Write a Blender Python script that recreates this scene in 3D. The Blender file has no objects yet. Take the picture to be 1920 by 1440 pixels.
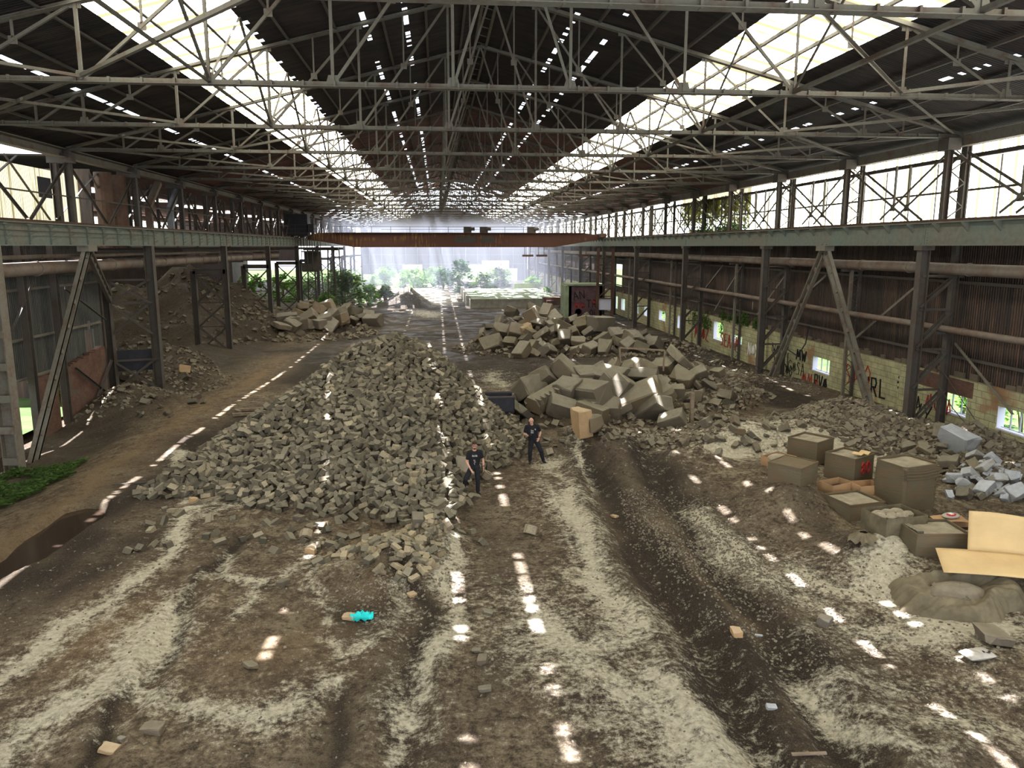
import bpy, bmesh, math, random
import numpy as np
from mathutils import Vector, Matrix

random.seed(7)
sc = bpy.context.scene
COL = sc.collection
PI = math.pi

# ------------------------------------------------------------------ camera
CAM_H = 8.3
FPX = 1440.0                      # focal length in pixels of the 1920x1440 frame
PITCH = math.atan(258 / FPX)
YAW = math.atan(140 / FPX * math.cos(PITCH))
_s, _c = math.sin, math.cos
CF = np.array([_s(YAW) * _c(PITCH), _c(YAW) * _c(PITCH), -_s(PITCH)])
CR = np.array([_c(YAW), -_s(YAW), 0.0])
CU = np.array([_s(YAW) * _s(PITCH), _c(YAW) * _s(PITCH), _c(PITCH)])
cd = bpy.data.cameras.new('camera')
cd.sensor_width = 36.0
cd.lens = 36.0 * FPX / 1920
cd.clip_end = 900
cam = bpy.data.objects.new('camera', cd)
COL.objects.link(cam)
cam.matrix_world = Matrix(((CR[0], CU[0], -CF[0], 0), (CR[1], CU[1], -CF[1], 0), (CR[2], CU[2], -CF[2], CAM_H), (0, 0, 0, 1)))
sc.camera = cam

# ------------------------------------------------------------------ view, world, sun
sc.view_settings.view_transform = 'Standard'
sc.view_settings.look = 'None'
sc.view_settings.exposure = 0.55
sc.view_settings.gamma = 1.0
sc.view_settings.use_curve_mapping = False
sc.cycles.max_bounces = 6
sc.cycles.diffuse_bounces = 4
sc.cycles.glossy_bounces = 2
sc.cycles.transmission_bounces = 2
sc.cycles.caustics_reflective = False
sc.cycles.caustics_refractive = False
sc.cycles.sample_clamp_indirect = 4.0

w = bpy.data.worlds.new('sky')
sc.world = w
w.use_nodes = True
bg = w.node_tree.nodes['Background']
bg.inputs[0].default_value = (0.84, 0.90, 1.0, 1)
bg.inputs[1].default_value = 2.6

SKYLIGHT_E = 8.5
PANEL_E = 6.0

sd = bpy.data.lights.new('sun', 'SUN')
sd.energy = 36
sd.angle = math.radians(0.62)
sd.color = (0.88, 0.89, 1.0)
sun = bpy.data.objects.new('sun', sd)
COL.objects.link(sun)
SUN_DX, SUN_DY = 0.182, -0.16       # ground travel per metre of fall
sun.rotation_euler = Vector((SUN_DX, SUN_DY, -1)).to_track_quat('-Z', 'Y').to_euler()


# ------------------------------------------------------------------ helpers
def smooth(a, b, x):
    t = np.clip((x - a) / (b - a), 0, 1)
    return t * t * (3 - 2 * t)


def ray(px, py):
    return CF + (px - 960) / FPX * CR + (720 - py) / FPX * CU


def G(px, py, z=0.0):
    d = ray(px, py)
    t = (z - CAM_H) / d[2]
    return (d[0] * t, d[1] * t)


def AT(px, py, Y):
    d = ray(px, py) * (Y / ray(px, py)[1])
    return Vector((d[0], Y, d[2] + CAM_H))


class MB:
    def __init__(s):
        s.v, s.f = [], []

    def add(s, vs, fs):
        n = len(s.v)
        s.v.extend([tuple(p) for p in vs])
        s.f.extend([tuple(i + n for i in f) for f in fs])
        return s

    def box(s, x0, x1, y0, y1, z0, z1):
        return s.add([(x0, y0, z0), (x1, y0, z0), (x1, y1, z0), (x0, y1, z0), (x0, y0, z1), (x1, y0, z1), (x1, y1, z1), (x0, y1, z1)],
                     [(0, 3, 2, 1), (4, 5, 6, 7), (0, 1, 5, 4), (1, 2, 6, 5), (2, 3, 7, 6), (3, 0, 4, 7)])

    def prism(s, prof, p0, p1, up=(0, 0, 1)):
        """closed 2-D profile swept from p0 to p1; profile axes are (side, up)"""
        p0, p1 = Vector(p0), Vector(p1)
        d = (p1 - p0).normalized()
        up = Vector(up)
        if abs(d.dot(up)) > .98:
            up = Vector((0, 1, 0)) if abs(d.y) < .9 else Vector((1, 0, 0))
        sx = d.cross(up).normalized()
        uz = sx.cross(d)
        n = len(prof)
        vs = [p0 + sx * a + uz * b for a, b in prof] + [p1 + sx * a + uz * b for a, b in prof]
        fs = [(i, (i + 1) % n, n + (i + 1) % n, n + i) for i in range(n)] + [tuple(range(n))[::-1], tuple(range(n, 2 * n))]
        return s.add(vs, fs)

    def bar(s, p0, p1, w_, h_=None, up=(0, 0, 1)):
        h_ = h_ or w_
        a, b = w_ / 2, h_ / 2
        return s.prism([(-a, -b), (a, -b), (a, b), (-a, b)], p0, p1, up)

    def angle(s, p0, p1, w_, t=.015, up=(0, 0, 1)):
        a = w_ / 2
        return s.prism([(-a, -a), (a, -a), (a, -a + t), (-a + t, -a + t), (-a + t, a), (-a, a)], p0, p1, up)

    def hsec(s, p0, p1, w_, h_, t=.03, up=(0, 0, 1)):
        """I section: flanges w_ wide, h_ deep along 'up'"""
        a, b, k = w_ / 2, h_ / 2, t / 2
        return s.prism([(-a, -b), (a, -b), (a, -b + t), (k, -b + t), (k, b - t), (a, b - t), (a, b), (-a, b), (-a, b - t), (-k, b - t),
                        (-k, -b + t), (-a, -b + t)], p0, p1, up)

    def tube(s, pts, r, n=10, cap=True):
        pts = [Vector(p) for p in pts]
        base = len(s.v)
        prev = None
        for i, p in enumerate(pts):
            d = (pts[min(i + 1, len(pts) - 1)] - pts[max(i - 1, 0)]).normalized()
            if prev is None:
                a = d.cross(Vector((0, 0, 1)))
                if a.length < .1:
                    a = d.cross(Vector((1, 0, 0)))
                a.normalize()
            else:
                a = (prev - d * prev.dot(d)).normalized()
            prev = a
            b = d.cross(a)
            rr = r[i] if isinstance(r, (list, tuple)) else r
            for k in range(n):
                t = 2 * PI * k / n
                s.v.append(tuple(p + a * (math.cos(t) * rr) + b * (math.sin(t) * rr)))
        for i in range(len(pts) - 1):
            for k in range(n):
                k2 = (k + 1) % n
                s.f.append((base + i * n + k, base + i * n + k2, base + (i + 1) * n + k2, base + (i + 1) * n + k))
        if cap:
            s.f.append(tuple(base + k for k in range(n))[::-1])
            s.f.append(tuple(base + (len(pts) - 1) * n + k for k in range(n)))
        return s

    def ball(s, c, rx, ry=None, rz=None, n=12, m=8, rot=None):
        ry = ry or rx
        rz = rz or rx
        base = len(s.v)
        c = Vector(c)
        for i in range(m + 1):
            th = PI * i / m
            for k in range(n):
                ph = 2 * PI * k / n
                q = Vector((rx * math.sin(th) * math.cos(ph), ry * math.sin(th) * math.sin(ph), rz * math.cos(th)))
                if rot:
                    q = rot @ q
                s.v.append(tuple(c + q))
        for i in range(m):
            for k in range(n):
                k2 = (k + 1) % n
                s.f.append((base + i * n + k, base + (i + 1) * n + k, base + (i + 1) * n + k2, base + i * n + k2))
        return s

    def capsule(s, p0, p1, r0, r1, n=12):
        p0, p1 = Vector(p0), Vector(p1)
        s.tube([p0, p0.lerp(p1, .5), p1], [r0, (r0 + r1) / 2, r1], n)
        s.ball(p0, r0, n=n, m=6)
        s.ball(p1, r1, n=n, m=6)
        return s

    def mesh(s, name):
        me = bpy.data.meshes.new(name)
        me.from_pydata(s.v, [], s.f)
        me.update()
        return me


def link(name, me, mat=None, parent=None, smooth_=False, kind=None):
    o = bpy.data.objects.new(name, me)
    COL.objects.link(o)
    if mat is not None and not me.materials:
        me.materials.append(mat)
    if smooth_:
        me.polygons.foreach_set('use_smooth', [True] * len(me.polygons))
    if parent is not None:
        o.parent = parent
    if kind:
        o['kind'] = kind
    return o


def obj(name, mb, mat=None, parent=None, smooth_=False, kind=None):
    return link(name, mb.mesh(name), mat, parent, smooth_, kind)


def tag(o, label, cat, group=None, kind=None):
    o['label'] = label
    o['category'] = cat
    if group:
        o['group'] = group
    if kind:
        o['kind'] = kind
    return o


def thing(name, label, cat, loc=(0, 0, 0), rz=0.0, group=None):
    o = bpy.data.objects.new(name, None)
    COL.objects.link(o)
    o.location = loc
    o.rotation_euler = (0, 0, rz)
    o.empty_display_size = .2
    return tag(o, label, cat, group)


def kids(o):
    return [c for c in ALLKIDS.get(o.name, [])]


ALLKIDS = {}


def dup(root, loc, rz=None, label=None, group=None):
    r = root.copy()
    COL.objects.link(r)
    r.location = loc
    if rz is not None:
        r.rotation_euler = (0, 0, rz)
    if label:
        r['label'] = label
    if group:
        r['group'] = group
    for ch in list(root.children):
        c = ch.copy()
        COL.objects.link(c)
        c.parent = r
        for g in list(ch.children):
            d = g.copy()
            COL.objects.link(d)
            d.parent = c
    return r


def structure(name, mb, mat, label=None):
    o = obj(name, mb, mat)
    o['kind'] = 'structure'
    if label:
        o['label'] = label
    return o


ORD = ['first', 'second', 'third', 'fourth', 'fifth', 'sixth', 'seventh', 'eighth', 'ninth', 'tenth', 'eleventh', 'twelfth', 'thirteenth',
       'fourteenth', 'fifteenth', 'sixteenth', 'seventeenth', 'eighteenth', 'nineteenth', 'twentieth', 'twenty-first', 'twenty-second',
       'twenty-third', 'twenty-fourth', 'twenty-fifth', 'twenty-sixth', 'twenty-seventh', 'twenty-eighth']


# ------------------------------------------------------------------ materials
class NT:
    def __init__(s, name, rough=.85, spec=.3, metallic=0.0):
        s.m = bpy.data.materials.new(name)
        s.m.use_nodes = True
        s.t = s.m.node_tree
        s.b = s.t.nodes['Principled BSDF']
        s.b.inputs['Roughness'].default_value = rough
        s.b.inputs['Specular IOR Level'].default_value = spec
        s.b.inputs['Metallic'].default_value = metallic

    def n(s, ty, **kw):
        nd = s.t.nodes.new(ty)
        for k, v in kw.items():
            if k.startswith('i_'):
                key = k[2:]
                key = int(key) if key.isdigit() else key.replace('_', ' ')
                nd.inputs[key].default_value = v
            else:
                setattr(nd, k, v)
        return nd

    def l(s, a, b):
        s.t.links.new(a, b)

    def coord(s, kind='Object', scale=(1, 1, 1), rot=(0, 0, 0)):
        if kind == 'World':
            g = s.n('ShaderNodeNewGeometry')
            out = g.outputs['Position']
        else:
            out = s.n('ShaderNodeTexCoord').outputs[kind]
        mp = s.n('ShaderNodeMapping')
        mp.inputs['Scale'].default_value = scale
        mp.inputs['Rotation'].default_value = rot
        s.l(out, mp.inputs['Vector'])
        return mp.outputs[0]

    def noise(s, vec, scale, detail=4, rough=.6, dist=0.0):
        nd = s.n('ShaderNodeTexNoise')
        nd.inputs['Scale'].default_value = scale
        nd.inputs['Detail'].default_value = detail
        nd.inputs['Roughness'].default_value = rough
        nd.inputs['Distortion'].default_value = dist
        s.l(vec, nd.inputs['Vector'])
        return nd.outputs['Fac']

    def ramp(s, fac, stops, interp='LINEAR'):
        r = s.n('ShaderNodeValToRGB')
        r.color_ramp.interpolation = interp
        e = r.color_ramp.elements
        while len(e) < len(stops):
            e.new(.5)
        for k, (p, c) in enumerate(stops):
            e[k].position = p
            e[k].color = (c, c, c, 1) if isinstance(c, (int, float)) else (*c, 1)
        s.l(fac, r.inputs[0])
        return r.outputs[0]

    def mix(s, fac, a, b, mode='MIX'):
        m = s.n('ShaderNodeMix')
        m.data_type = 'RGBA'
        m.blend_type = mode
        for sock, val in ((m.inputs[0], fac), (m.inputs[6], a), (m.inputs[7], b)):
            if isinstance(val, (int, float)):
                sock.default_value = val
            elif isinstance(val, tuple):
                sock.default_value = (*val, 1)
            else:
                s.l(val, sock)
        return m.outputs[2]

    def math(s, op, a, b=0.0, c=None):
        m = s.n('ShaderNodeMath')
        m.operation = op
        for sock, val in ((m.inputs[0], a), (m.inputs[1], b), (m.inputs[2], c)):
            if val is None:
                continue
            if isinstance(val, (int, float)):
                sock.default_value = val
            else:
                s.l(val, sock)
        return m.outputs[0]

    def color(s, c):
        if isinstance(c, tuple):
            s.b.inputs['Base Color'].default_value = (*c, 1)
        else:
            s.l(c, s.b.inputs['Base Color'])

    def bump(s, h, strength=.5, dist=.02, chain=None):
        b = s.n('ShaderNodeBump')
        b.inputs['Strength'].default_value = strength
        b.inputs['Distance'].default_value = dist
        s.l(h, b.inputs['Height'])
        if chain is not None:
            s.l(chain, b.inputs['Normal'])
        s.l(b.outputs[0], s.b.inputs['Normal'])
        return b.outputs[0]


def mat_simple(name, c, rough=.85, var=.25, scale=6.0, bump=.3, spec=.3, c2=None, metallic=0.0):
    k = NT(name, rough, spec, metallic)
    v = k.coord('Object')
    n = k.noise(v, scale, 5, .65)
    c2 = c2 or tuple(x * (1 - var) for x in c)
    c1 = tuple(min(1, x * (1 + var)) for x in c)
    k.color(k.ramp(n, [(.3, c2), (.7, c1)]))
    if bump:
        k.bump(n, bump, .02)
    return k.m


def mat_steel(name, c, rust=(.10, .045, .02), amt=.5, scale=1.6, rough=.7):
    k = NT(name, rough, .35)
    v = k.coord('World')
    n1 = k.noise(v, scale, 6, .7)
    n2 = k.noise(v, scale * 9, 3, .6)
    base = k.mix(n2, tuple(x * .75 for x in c), tuple(x * 1.25 for x in c))
    f = k.ramp(n1, [(max(0, .62 - amt * .35), 0.0), (min(1, .78 - amt * .25), 1.0)])
    k.color(k.mix(f, base, k.mix(n2, tuple(x * .6 for x in rust), tuple(x * 1.5 for x in rust))))
    k.bump(n2, .25, .01)
    return k.m


M = {}
M['truss'] = mat_steel('truss_steel', (.085, .078, .058), (.06, .035, .022), amt=.4)
M['steel'] = mat_steel('dark_steel', (.055, .050, .042), (.055, .034, .024), amt=.5)
M['column'] = mat_steel('column_steel', (.070, .062, .050), (.060, .038, .027), amt=.5)
M['brace'] = mat_steel('brace_steel', (.15, .135, .105), (.11, .07, .045), amt=.4)
M['green'] = mat_steel('green_painted_steel', (.115, .15, .125), (.13, .125, .095), amt=.75, scale=.45)
M['rust'] = mat_steel('rust_steel', (.10, .055, .032), (.06, .030, .018), amt=.7, scale=.8)
M['pipe'] = mat_steel('pipe_lagging', (.17, .14, .11), (.12, .075, .05), amt=.6, scale=.7)
M['black'] = mat_simple('black_sheet', (.02, .02, .025), .6, .3, 3)
M['grey_sheet'] = mat_simple('grey_sheet', (.22, .23, .25), .7, .3, 2)

# crane bridge: brown paint with yellow worn streaks, running down the plate
k = NT('crane_paint', .7, .35)
v = k.coord('World', (3.0, .2, .25))
n1 = k.noise(v, 1.4, 5, .7)
n2 = k.noise(k.coord('World', (.12, .1, .5)), 1.0, 3, .6)
f = k.math('MULTIPLY', k.ramp(n1, [(.5, 0.0), (.66, 1.0)]), k.ramp(n2, [(.47, 0.0), (.6, 1.0)]))
k.color(k.mix(f, k.mix(n1, (.055, .022, .014), (.11, .042, .022)), (.42, .24, .04)))
M['crane'] = k.m

# dark corrugated roof sheets, corrugations running down the slope
k = NT('roof_sheet', .8, .2)
wv = k.n('ShaderNodeTexWave', wave_type='BANDS', bands_direction='Y', i_Scale=2.1)
k.l(k.coord('World'), wv.inputs['Vector'])
n1 = k.noise(k.coord('World', (.5, 2.5, .5)), 1.0, 6, .7)
n2 = k.noise(k.coord('World'), .22, 3, .6)
c1 = k.mix(k.ramp(n1, [(.4, 0.0), (.7, 1.0)]), (.011, .010, .010), (.042, .028, .022))
# far sheets: reddish light on them is put into the colour
sep = k.n('ShaderNodeSeparateXYZ')
k.l(k.coord('World'), sep.inputs[0])
farf = k.ramp(k.math('MULTIPLY', sep.outputs['Y'], .01), [(.55, 0.0), (.62, 1.0)])
c2 = k.mix(k.ramp(n1, [(.35, 0.0), (.65, 1.0)]), (.10, .045, .038), (.24, .12, .10))
mid = k.ramp(k.math('ABSOLUTE', k.math('ADD', sep.outputs['X'], -2.3)), [(.03, 0.0), (1.0, 1.0)])
k.color(k.mix(k.math('MULTIPLY', farf, .9), c1, c2))
k.bump(wv.outputs['Fac'], .8, .03)
M['roof'] = k.m


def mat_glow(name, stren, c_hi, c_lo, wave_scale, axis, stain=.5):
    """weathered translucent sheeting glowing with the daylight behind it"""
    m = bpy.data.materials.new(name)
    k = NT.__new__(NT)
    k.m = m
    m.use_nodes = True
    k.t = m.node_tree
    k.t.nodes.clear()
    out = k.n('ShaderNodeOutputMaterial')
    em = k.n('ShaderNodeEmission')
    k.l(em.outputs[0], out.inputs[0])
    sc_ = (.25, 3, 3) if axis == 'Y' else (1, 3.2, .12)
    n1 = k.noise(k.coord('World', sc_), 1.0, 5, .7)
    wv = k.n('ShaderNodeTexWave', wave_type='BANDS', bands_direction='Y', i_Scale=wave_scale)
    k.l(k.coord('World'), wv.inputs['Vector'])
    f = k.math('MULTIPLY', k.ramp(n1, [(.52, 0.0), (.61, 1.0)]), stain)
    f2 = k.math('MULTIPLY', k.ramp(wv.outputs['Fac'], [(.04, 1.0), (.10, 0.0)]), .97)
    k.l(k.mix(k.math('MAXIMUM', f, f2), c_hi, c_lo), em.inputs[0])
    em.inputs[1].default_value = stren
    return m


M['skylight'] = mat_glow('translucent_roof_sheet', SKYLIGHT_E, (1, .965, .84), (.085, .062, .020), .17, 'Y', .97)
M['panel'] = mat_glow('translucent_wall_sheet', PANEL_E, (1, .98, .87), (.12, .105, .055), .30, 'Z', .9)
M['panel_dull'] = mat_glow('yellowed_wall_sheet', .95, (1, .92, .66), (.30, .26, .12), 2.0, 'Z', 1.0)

# rusty corrugated wall sheeting (vertical corrugations along Y or X)
for nm, direc, ca, cb in (('sheet_y', 'Y', (.020, .018, .016), (.155, .088, .058)), ('sheet_x', 'X', (.075, .06, .062), (.13, .095, .095)),
                          ('sheet_grey', 'Y', (.05, .055, .05), (.14, .13, .11))):
    k = NT('corrugated_' + nm, .75, .3)
    wv = k.n('ShaderNodeTexWave', wave_type='BANDS', bands_direction=direc, i_Scale=2.1)
    k.l(k.coord('World'), wv.inputs['Vector'])
    n1 = k.noise(k.coord('World', (3, 3, .25)), 1.0, 6, .75)
    n2 = k.noise(k.coord('World'), .35, 3)
    f = k.math('MULTIPLY', k.ramp(n1, [(.35, 0.0), (.68, 1.0)]), k.ramp(n2, [(.3, .35), (.6, 1.0)]))
    k.color(k.mix(k.ramp(wv.outputs['Fac'], [(.0, .75), (.5, 0.0)]), k.mix(f, ca, cb), tuple(x * .45 for x in ca)))
    k.bump(wv.outputs['Fac'], 1.0, .05)
    M[nm] = k.m


def mat_brick(name, c1, c2, mortar, bw, bh, patch=None, rot=(PI / 2, 0, PI / 2)):
    k = NT(name, .9, .15)
    v = k.coord('World')
    sp = k.n('ShaderNodeSeparateXYZ')
    k.l(v, sp.inputs[0])
    cb = k.n('ShaderNodeCombineXYZ')
    k.l(k.math('ADD', sp.outputs['Y'], sp.outputs['X']), cb.inputs[0])
    k.l(sp.outputs['Z'], cb.inputs[1])
    b = k.n('ShaderNodeTexBrick')
    b.inputs['Scale'].default_value = 1
    b.inputs['Brick Width'].default_value = bw
    b.inputs['Row Height'].default_value = bh
    b.inputs['Mortar Size'].default_value = .012
    b.inputs['Color1'].default_value = (*c1, 1)
    b.inputs['Color2'].default_value = (*c2, 1)
    b.inputs['Mortar'].default_value = (*mortar, 1)
    k.l(cb.outputs[0], b.inputs['Vector'])
    n1 = k.noise(v, 1.3, 6, .7)
    n2 = k.noise(v, .45, 3)
    col = k.mix(k.ramp(n1, [(.38, .55), (.62, 0.0)]), b.outputs['Color'], tuple(x * .35 for x in c1))
    if patch:
        col = k.mix(k.ramp(n2, [(.58, 0.0), (.66, .85)]), col, patch)
    k.color(col)
    k.bump(b.outputs['Fac'], -.5, .02)
    return k.m


M['brick_green'] = mat_brick('yellow_green_painted_block', (.44, .41, .23), (.35, .34, .20), (.12, .11, .065), .62, .30, (.24, .13, .07))
M['brick_red'] = mat_brick('red_brick', (.17, .085, .055), (.12, .06, .045), (.10, .075, .06), .24, .08, (.10, .08, .06))
M['brick_purple'] = mat_brick('sooty_brick', (.16, .09, .10), (.11, .065, .075), (.09, .07, .07), .26, .09, (.05, .045, .05))
M['concrete'] = mat_simple('grey_concrete', (.24, .225, .17), .9, .35, 1.5, .4)
M['concrete_green'] = mat_simple('mossy_concrete', (.20, .24, .15), .9, .35, .8, .3)


def mat_block(name, c, dusty, seed=0.0, bumpy=.5):
    """dusty broken stone: paler dust settles on surfaces facing up"""
    k = NT(name, .95, .1)
    v = k.coord('Object')
    oi = k.n('ShaderNodeObjectInfo')
    n1 = k.noise(v, 2.2, 6, .7)
    n3 = k.noise(v, 14, 3, .7)
    base = k.mix(n1, tuple(x * .6 for x in c), tuple(x * 1.25 for x in c))
    base = k.mix(k.math('MULTIPLY', k.ramp(oi.outputs['Random'], [(.55, 0.0), (1.0, 1.0)]), .6), base, tuple(a * b for a, b in zip(c, (1.35, 1.15, .85))))
    g = k.n('ShaderNodeNewGeometry')
    sp = k.n('ShaderNodeSeparateXYZ')
    k.l(g.outputs['Normal'], sp.inputs[0])
    f = k.math('MULTIPLY', k.ramp(sp.outputs['Z'], [(.25, 0.0), (.8, 1.0)]), k.ramp(n1, [(.25, .35), (.6, .95)]))
    k.color(k.mix(f, base, dusty))
    k.bump(n3, bumpy, .03)
    return k.m


M['block'] = mat_block('dusty_concrete_block', (.13, .11, .08), (.215, .195, .14))
M['block_far'] = mat_block('broken_concrete', (.16, .135, .105), (.27, .245, .19))
M['block_buff'] = mat_block('buff_firebrick_block', (.40, .27, .15), (.42, .33, .21))
M['block_pale'] = mat_block('pale_stone', (.26, .265, .26), (.44, .455, .47))
M['rubble'] = mat_block('mixed_rubble', (.13, .105, .075), (.22, .19, .135), 0, .8)

# bricks
def dust_and_shade(k, base):  # dust plus shading put into the colour: tops lighter, other faces darker
    g = k.n('ShaderNodeNewGeometry')
    sp = k.n('ShaderNodeSeparateXYZ')
    k.l(g.outputs['Normal'], sp.inputs[0])
    return k.mix(k.ramp(sp.outputs['Z'], [(.45, 0.0), (.95, .5)]), k.mix(.35, base, (.03, .026, .02), 'MIX'), k.mix(.5, base, (.42, .38, .27)))


k = NT('firebrick', .95, .1)
at = k.n('ShaderNodeVertexColor', layer_name='Col')
n3 = k.noise(k.coord('Object'), 30, 3)
k.color(dust_and_shade(k, k.mix(k.ramp(n3, [(.3, .5), (.7, 0.0)]), at.outputs[0], (.05, .043, .03))))
M['bricks_many'] = k.m


def mat_brick1(name, stops):
    k = NT(name, .95, .1)
    oi = k.n('ShaderNodeObjectInfo')
    n3 = k.noise(k.coord('Object'), 18, 4)
    c = k.ramp(oi.outputs['Random'], stops, 'CONSTANT')
    k.color(dust_and_shade(k, k.mix(k.ramp(n3, [(.3, .5), (.7, 0.0)]), c, (.05, .043, .03))))
    k.bump(n3, .4, .01)
    return k.m


M['brick1'] = mat_brick1('grey_firebrick', [(0, (.215, .18, .12)), (.35, (.15, .13, .09)), (.65, (.24, .21, .145)), (.92, (.40, .32, .20))])
M['brick_cream'] = mat_brick1('cream_firebrick', [(0, (.50, .40, .24)), (.5, (.42, .33, .20)), (.8, (.30, .25, .16))])
M['ring'] = mat_brick1('cream_refractory', [(0, (.50, .42, .28)), (.5, (.42, .33, .22)), (.8, (.36, .30, .20))])

M['cardboard'] = mat_simple('cardboard', (.36, .22, .11), .9, .12, 2, .1)
M['cardboard_new'] = mat_simple('clean_cardboard', (.52, .37, .18), .85, .10, 1.2, .1)
M['dusty_box'] = mat_block('dust_caked_cardboard', (.16, .12, .075), (.26, .225, .16), 0, .3)
k = NT('dust_caked_cardboard_walls', .92, .15)
v = k.coord('Object', (1.5, 1.5, 3.5))
n1 = k.noise(v, 1.3, 5, .7)
n2 = k.noise(k.coord('Object', (1, 1, 14)), 2.0, 4, .7)
k.color(k.mix(k.ramp(n1, [(.38, 0.0), (.62, .8)]), k.mix(n2, (.080, .066, .040), (.16, .138, .088)), (.15, .10, .055)))
k.bump(n2, .5, .03)
M['dusty_box'] = k.m
M['plastic'] = mat_simple('dusty_plastic_wrap', (.13, .105, .062), .7, .35, 3, .5, .3)
M['powder'] = mat_simple('dumped_powder', (.27, .23, .16), .95, .3, 3, .8)
M['bag'] = mat_simple('grey_sack', (.36, .33, .28), .5, .2, 3, .4, .5)
M['red'] = mat_simple('red_print', (.38, .03, .03), .7, .1)
M['white'] = mat_simple('white_print', (.75, .75, .75), .7, .05)
M['ink'] = mat_simple('black_spray', (.008, .008, .008), .8, .1, bump=0)
M['redink'] = mat_simple('red_spray', (.30, .03, .025), .8, .1, bump=0)
M['teal'] = mat_simple('turquoise_cloth', (.02, .55, .52), .7, .2, 8)
M['wood'] = mat_simple('old_timber', (.20, .15, .10), .9, .3, 5)
M['frame'] = mat_simple('window_steel', (.35, .40, .45), .6, .15, 4)
k = NT('lilac_reveal', .8, .2)
k.color((.62, .62, .74))
M['reveal'] = k.m
M['yellow'] = mat_simple('yellow_paint', (.42, .30, .04), .7, .3)


def mat_leaf(name, ca, cb):
    k = NT(name, .6, .2)
    oi = k.n('ShaderNodeNewGeometry')
    n1 = k.noise(k.coord('Object'), 1.2, 3)
    k.color(k.mix(oi.outputs['Random Per Island'], ca, k.mix(n1, ca, cb)))
    tr = k.n('ShaderNodeBsdfTranslucent')
    tr.inputs[0].default_value = (*cb, 1)
    mx = k.n('ShaderNodeMixShader')
    mx.inputs[0].default_value = .4
    out = [x for x in k.t.nodes if x.type == 'OUTPUT_MATERIAL'][0]
    k.l(k.b.outputs[0], mx.inputs[1])
    k.l(tr.outputs[0], mx.inputs[2])
    k.l(mx.outputs[0], out.inputs[0])
    return k.m


M['leaf'] = mat_leaf('green_leaves', (.035, .075, .015), (.12, .20, .04))
M['leaf_lime'] = mat_leaf('lime_leaves', (.08, .20, .025), (.24, .44, .08))
M['leaf_dark'] = mat_leaf('dark_leaves', (.015, .05, .018), (.05, .13, .035))
M['leaf_dry'] = mat_leaf('ivy_leaves', (.16, .15, .03), (.42, .38, .12))

k = NT('grass_ground', .95, .1)
k.color(k.ramp(k.noise(k.coord('World'), .6, 5, .7), [(.3, (.025, .05, .012)), (.7, (.07, .10, .035))]))
M['grass'] = k.m
k = NT('puddle_water', .12, .5)
k.color((.030, .020, .013))
M['water'] = k.m
M['skin'] = mat_simple('skin', (.50, .27, .19), .6, .08, 20, .05)
M['shirt'] = mat_simple('black_cotton', (.010, .010, .012), .9, .3, 10, .4)
M['jeans'] = mat_simple('black_jeans', (.014, .014, .017), .9, .3, 10, .4)
M['shoe'] = mat_simple('black_leather', (.015, .014, .013), .6, .3, 10)
M['hair'] = mat_simple('brown_hair', (.045, .025, .015), .8, .4, 40, .8)
M['grey_hair'] = mat_simple('grey_hair', (.42, .36, .32), .8, .2, 40, .5)
M['print'] = mat_simple('shirt_print', (.55, .55, .55), .8, .2, 30, 0)
M['eye'] = mat_simple('eye_dark', (.02, .015, .01), .3, .1, 10, 0)
M['lips'] = mat_simple('lips', (.32, .11, .09), .6, .1, 10, 0)
# ------------------------------------------------------------------ terrain
XC = 2.3                     # centre line of the hall
XL, XR = -17.5, 21.5         # crane girder lines
WL, WR = -19.5, 23.5         # outer walls
Y_END = 203.0


def poly_radius(poly, cx, cy, ang):
    """distance from the centre to a closed polygon for each angle (numpy)"""
    pts = sorted([(math.atan2(y - cy, x - cx), math.hypot(x - cx, y - cy)) for x, y in poly])
    a = np.array([pts[-1][0] - 2 * PI] + [p[0] for p in pts] + [pts[0][0] + 2 * PI])
    r = np.array([pts[-1][1]] + [p[1] for p in pts] + [pts[0][1]])
    return np.interp(ang, a, r)


APEX = (-1.9, 32.6)
PILE_POLY = [(-10.2, 25.7), (-7.6, 25.2), (-4.5, 23.6), (-2.5, 23.2), (-0.6, 21.6), (0.5, 22.6), (0.75, 25.2), (1.6, 27.5), (3.2, 29.5), (3.6, 33),
             (2.4, 38), (-2, 41), (-6, 39.5), (-7.8, 35.5), (-8.4, 30.5)]


def pile_h(X, Y):
    dx, dy = X - APEX[0], Y - APEX[1]
    r = np.hypot(dx, dy)
    R = poly_radius(PILE_POLY, APEX[0], APEX[1], np.arctan2(dy, dx))
    t = np.clip(1 - r / R, 0, 1)
    return 5.2 * (t ** .98) * (1 - .12 * np.exp(-(r / 1.1) ** 2)) * (1 + .04 * wob(X, Y, 1.3, 3, 11))


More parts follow.
